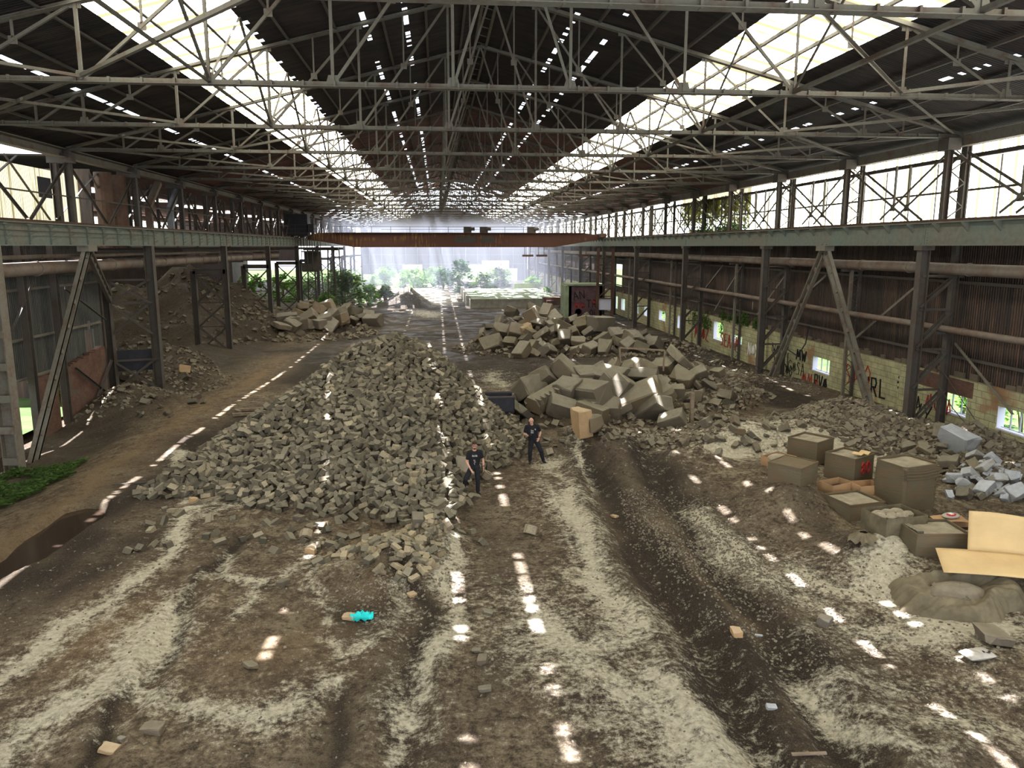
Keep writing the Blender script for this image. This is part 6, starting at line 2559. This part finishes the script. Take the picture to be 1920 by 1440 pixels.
def person(loc, J, label, hair, beard=False, glasses=False, shirt_text=None, gadget=False, pocket=False, watch=None, stocky=1.0, group=None):
    t = thing('person', label, 'person', loc, 0)
    V = {k_: Vector(v_) for k_, v_ in J.items()}
    k = stocky
    # ---- body: one continuous skin
    m = MB()
    hd, nk = V['head'], V['neck']
    yaw_ = Matrix.Rotation(J.get('turn', (0,))[0] if isinstance(J.get('turn'), tuple) else 0, 3, 'Z')
    m.ball(hd + Vector((0, .012, .02)), .078, .098, .105, 20, 14)
    m.ball(hd + Vector((0, -.022, -.055)), .058, .068, .068, 16, 10)
    m.ball(hd + Vector((0, -.055, -.095)), .030, .026, .022, 10, 8)
    m.capsule(hd + Vector((0, -.088, .012)), hd + Vector((0, -.112, -.028)), .011, .016, 8)
    for s in (-1, 1):
        m.ball(hd + Vector((s * .082, .012, -.005)), .012, .022, .032, 8, 6)
        m.ball(hd + Vector((s * .040, -.074, -.035)), .024, .02, .022, 8, 6)
    m.capsule(hd + Vector((-.045, -.085, .032)), hd + Vector((.045, -.085, .032)), .012, .012, 8)
    m.capsule(hd + Vector((0, .015, -.06)), nk + Vector((0, .02, -.05)), .055 * k, .062 * k, 12)
    for s in 'LR':
        sh, el, wr = V['sh' + s], V['el' + s], V['wr' + s]
        m.capsule(nk + Vector((0, .02, -.06)), sh, .055, .055, 10)
        m.capsule(sh, el, .052 * k, .040 * k, 10)
        m.capsule(el, el.lerp(wr, .35), .039 * k, .041 * k, 10)
        m.capsule(el.lerp(wr, .35), wr, .041 * k, .026 * k, 10)
        hp, kn, an = V['hip' + s], V['kn' + s], V['an' + s]
        m.capsule(hp, kn, .080 * k, .052 * k, 10)
        m.capsule(kn, kn.lerp(an, .35), .051 * k, .053 * k, 10)
        m.capsule(kn.lerp(an, .35), an, .053 * k, .036 * k, 10)
        hand(m, wr, V['hd' + s], V['hn' + s], V['ht' + s], J['curl'][0 if s == 'L' else 1])
    m.capsule(V['chest'], V['waist'], .105 * k, .095 * k, 12)
    m.capsule(V['waist'], (V['hipL'] + V['hipR']) / 2, .095 * k, .09 * k, 12)
    body = obj('body', m, M['skin'], t, True)
    remesh(body, .0065, 3)
    # ---- face details
    for s in (-1, 1):
        m = MB()
        m.ball(hd + Vector((s * .031, -.088, .012)), .0125, .008, .008, 10, 6)
        obj('eye', m, M['eye'], t, True)
    m = MB()
    for s in (-1, 1):
        m.capsule(hd + Vector((s * .018, -.100, .036)), hd + Vector((s * .048, -.088, .036)), .005, .004, 6)
    obj('eyebrows', m, M['hair' if hair == 'hair' else 'grey_hair'], t, True)
    m = MB()
    m.capsule(hd + Vector((-.022, -.092, -.058)), hd + Vector((.022, -.092, -.058)), .006, .006, 8)
    obj('mouth', m, M['lips'], t, True)
    m = MB()
    if hair == 'hair':
        m.ball(hd + Vector((0, .030, .052)), .086, .094, .092, 18, 12)
        for i in range(26):
            a = i * 2.4
            m.ball(hd + Vector((.06 * math.cos(a), -.01 + .07 * math.sin(a), .115 - .02 * (i % 3))), .026, .026, .022, 8, 6)
        for s in (-1, 1):
            m.ball(hd + Vector((s * .076, .0, .03)), .012, .03, .04, 8, 6)
        o = obj('hair', m, M['hair'], t, True)
        remesh(o, .008, 1)
    else:
        for s in (-1, 1):
            m.ball(hd + Vector((s * .074, .030, .025)), .014, .055, .045, 10, 8)
        m.ball(hd + Vector((0, .085, .03)), .06, .030, .05, 12, 8)
        obj('hair', m, M['grey_hair'], t, True)
        m = MB()
        m.ball(hd + Vector((0, -.062, -.088)), .046, .038, .030, 12, 8)
        obj('stubble', m, M['grey_hair'], t, True) if beard else None
    if hair == 'hair' and beard:
        m = MB()
        m.ball(hd + Vector((0, -.052, -.088)), .050, .046, .032, 12, 8)
        obj('stubble', m, M['hair'], t, True)
    if glasses:
        m = MB()
        for s in (-1, 1):
            c = hd + Vector((s * .033, -.104, .010))
            ring_ = [c + Vector((.023 * math.cos(a), 0, .017 * math.sin(a))) for a in np.linspace(0, 2 * PI, 13)]
            m.tube(ring_, .0032, 5)
            m.tube([c + Vector((s * .022, 0, .005)), hd + Vector((s * .086, .01, .01))], .003, 5)
        m.tube([hd + Vector((-.011, -.106, .012)), hd + Vector((.011, -.106, .012))], .003, 5)
        obj('glasses', m, M['ink'], t, True)
    # ---- shirt
    m = MB()
    sc_ = (V['shL'] + V['shR']) / 2
    for s in 'LR':
        sh, el = V['sh' + s], V['el' + s]
        m.capsule(sc_ + Vector((0, .01, .005)), sh + Vector((0, 0, .0)), .080 * k, .074 * k, 12)
        m.capsule(sh, sh.lerp(el, .62), .072 * k, .066 * k, 12)
        side_ = (sh - sc_) * .42
        m.capsule(V['chest'] + side_ * 1.05, V['waist'] + side_ * .85, .122 * k, .112 * k, 14)
        m.capsule(V['waist'] + side_ * .85, V['hem'] + side_ * .9, .112 * k, .112 * k, 14)
        m.capsule(sc_ + side_ * 1.2, V['chest'] + side_ * 1.1, .09 * k, .118 * k, 12)
    m.capsule(sc_ + Vector((0, .01, 0)), V['chest'] + Vector((0, -.008, 0)), .09 * k, .138 * k, 14)
    m.capsule(V['chest'] + Vector((0, -.008, 0)), V['waist'] + Vector((0, -.005, 0)), .138 * k, .130 * k, 14)
    m.capsule(V['waist'], V['hem'] + Vector((0, 0, .03)), .130 * k, .128 * k, 14)
    sh_ = obj('t_shirt', m, M['shirt'], t, True)
    remesh(sh_, .012, 4, .012)
    # ---- trousers and shoes
    m = MB()
    pc = (V['hipL'] + V['hipR']) / 2
    m.capsule(V['hipL'] + Vector((0, 0, .05)), V['hipR'] + Vector((0, 0, .05)), .118 * k, .118 * k, 14)
    for s in 'LR':
        hp, kn, an = V['hip' + s], V['kn' + s], V['an' + s]
        m.capsule(hp, kn, .108 * k, .082 * k, 12)
        m.capsule(kn, an + Vector((0, 0, .0)), .080 * k, .068, 12)
    o = obj('trousers', m, M['jeans'], t, True)
    remesh(o, .012, 4, .014)
    for s in 'LR':
        an = V['an' + s]
        td = Vector(J['toe' + s]).normalized()
        m = MB()
        m.ball(an + Vector((0, 0, -.045)) - td * .02, .045, .055, .045, 10, 8)
        m.capsule(an + Vector((0, 0, -.045)), an + td * .17 + Vector((0, 0, -.058)), .044, .036, 10)
        m.capsule(an + Vector((0, 0, -.02)), an + Vector((0, 0, .06)), .047, .047, 10)
        o = obj('shoe', m, M['shoe'], t, True)
        remesh(o, .008, 2)
    # ---- print on the shirt
    front = V['chest'] + Vector((0, -.155 * k, 0))
    m = MB()
    if shirt_text:
        x = -.085
        for g in shirt_text:
            for pl in FONT[g]:
                for (a, b), (c, d) in zip(pl[:-1], pl[1:]):
                    yo = lambda xx: .5 * xx * xx / .12 * .3
                    m.bar(front + Vector((x + a * .022, .0 + yo(x), .035 + b * .055)), front + Vector((x + c * .022, .0 + yo(x), .035 + d * .055)), .007, .02, up=(0, 1, 0))
            x += .029
        obj('shirt_lettering', m, M['print'], t)
        m = MB()
        for a in range(5):
            m.ball(front + Vector((-.02 + .012 * (a % 3), .012, -.09 - .035 * a)), .035 - .004 * a, .012, .022, 8, 6)
        obj('shirt_picture', m, mat_simple('faded_print', (.20, .17, .16), .9, .3, 40, 0), t)
    if gadget:
        c = V['wrL'] + Vector((.05, -.09, .035))
        m = MB()
        m.box(c.x - .05, c.x + .06, c.y - .012, c.y + .006, c.z - .035, c.z + .04)
        o = tag(obj('phone', m, M['ink']), 'black phone held up by the bald man', 'phone')
        o.location = loc
        m = MB()
        for r_ in range(3):
            m.box(front.x - .07, front.x + .035, front.y - .004, front.y + .02, front.z + .03 - r_ * .045, front.z + .052 - r_ * .045)
        m.box(front.x - .05, front.x - .04, front.y - .004, front.y + .02, front.z + .05, front.z + .09)
        obj('shirt_picture', m, mat_simple('grey_print', (.32, .34, .34), .9, .3, 40, 0), t)
        m = MB()
        m.bar(front + Vector((.085, .02, .10)), front + Vector((.12, .03, .06)), .012, .012)
        m.bar(front + Vector((.10, .02, .11)), front + Vector((.125, .03, .08)), .008, .012)
        obj('breast_logo', m, M['print'], t)
    if watch:
        wr = V['wr' + watch]
        el = V['el' + watch]
        d = (el - wr).normalized()
        m = MB()
        m.tube([wr + d * .035, wr + d * .06], .034 * k, 12)
        obj('watch', m, M['ink'], t)
    return t


# L = the side toward smaller x (as seen), R = larger x; both face the viewer (-Y)
J1 = dict(head=(.10, -.06, 1.70), neck=(.10, -.01, 1.56), shL=(-.09, .0, 1.45), shR=(.29, .02, 1.46), elL=(-.17, -.03, 1.14), elR=(.39, .06, 1.17), wrL=(-.05, -.20, .93), wrR=(.40, -.02, .92),
          chest=(.10, .02, 1.30), waist=(.09, .03, 1.08), hem=(.08, .02, .95), hipL=(.0, .02, .90), hipR=(.17, .02, .90), knL=(-.22, -.22, .58), knR=(.20, -.05, .50), anL=(-.28, -.02, .19), anR=(.20, .0, .09),
          hdL=(.5, -.55, -.7), hnL=(-.3, .2, -.9), htL=(.8, .2, .0), hdR=(.05, -.1, -1), hnR=(-1, 0, 0), htR=(0, -1, 0), curl=(.25, .35), toeL=(-.3, -1, 0), toeR=(.35, -1, 0))
p = T(885, 926)
zz = TZ(p.x, p.y)
person((p.x, p.y, zz - .02 + .01), J1, 'younger man in glasses, black printed shirt and black jeans, one knee raised', 'hair', beard=True, glasses=True, shirt_text='GOJIRA', watch='R')
m = MB()
m.box(-.42, .0, -.2, .15, -.25, .0)
J2 = dict(head=(-.22, -.05, 1.69), neck=(-.19, .0, 1.55), shL=(-.39, .0, 1.46), shR=(.03, .02, 1.46), elL=(-.48, .03, 1.16), elR=(.16, .10, 1.20), wrL=(-.36, -.22, 1.15), wrR=(.07, -.12, 1.01),
          chest=(-.18, .01, 1.29), waist=(-.15, .02, 1.08), hem=(-.12, .02, .94), hipL=(-.20, .02, .90), hipR=(-.02, .02, .90), knL=(-.26, -.03, .49), knR=(.15, -.14, .52), anL=(-.26, .02, .09), anR=(.26, .0, .10),
          hdL=(.9, -.45, .2), hnL=(0, -.2, 1), htL=(0, -.6, .8), hdR=(-.4, -.5, -.6), hnR=(-.4, .7, -.2), htR=(-.8, -.3, .4), curl=(.5, .4), toeL=(-.1, -1, 0), toeR=(.5, -1, 0))
p2 = T(1006, 868)
person((p2.x, p2.y, TZ(p2.x, p2.y) - .01), J2, 'bald older man in black shirt and trousers, legs apart, holding up a phone', 'grey', beard=False, gadget=True, watch='R', stocky=1.1)
# stone under the raised foot
o = place_block(0, 0, .5, 's', 'block', 'stone_block', 'flat stone under the raised foot of the man in glasses', pos=Vector((p.x - .28, p.y - .05, zz - .1)), rot=(0, 0, .3), sink=.2)
o.scale = (.5, .42, .45)
place_block(877, 882, .95, 's', 'block_far', 'stone_block', 'pale slab leaning on the heap behind the knee of the man in glasses', rot=(.7, .3, .3), sink=-.05)

# ------------------------------------------------------------------ dusty air in the far half of the hall
mb = MB()
mb.box(WL + .6, WR - .6, 103.5, Y_END - .6, -.4, 12.6)
vm = bpy.data.materials.new('dusty_air')
vm.use_nodes = True
vt = vm.node_tree
vt.nodes.clear()
vo = vt.nodes.new('ShaderNodeOutputMaterial')
vs_ = vt.nodes.new('ShaderNodeVolumeScatter')
vs_.inputs['Color'].default_value = (.80, .86, 1, 1)
vs_.inputs['Density'].default_value = .0055
vt.links.new(vs_.outputs[0], vo.inputs['Volume'])
tag(obj('dust_haze', mb, vm), 'pale blue dusty haze hanging in the far half of the hall', 'haze', kind='stuff')
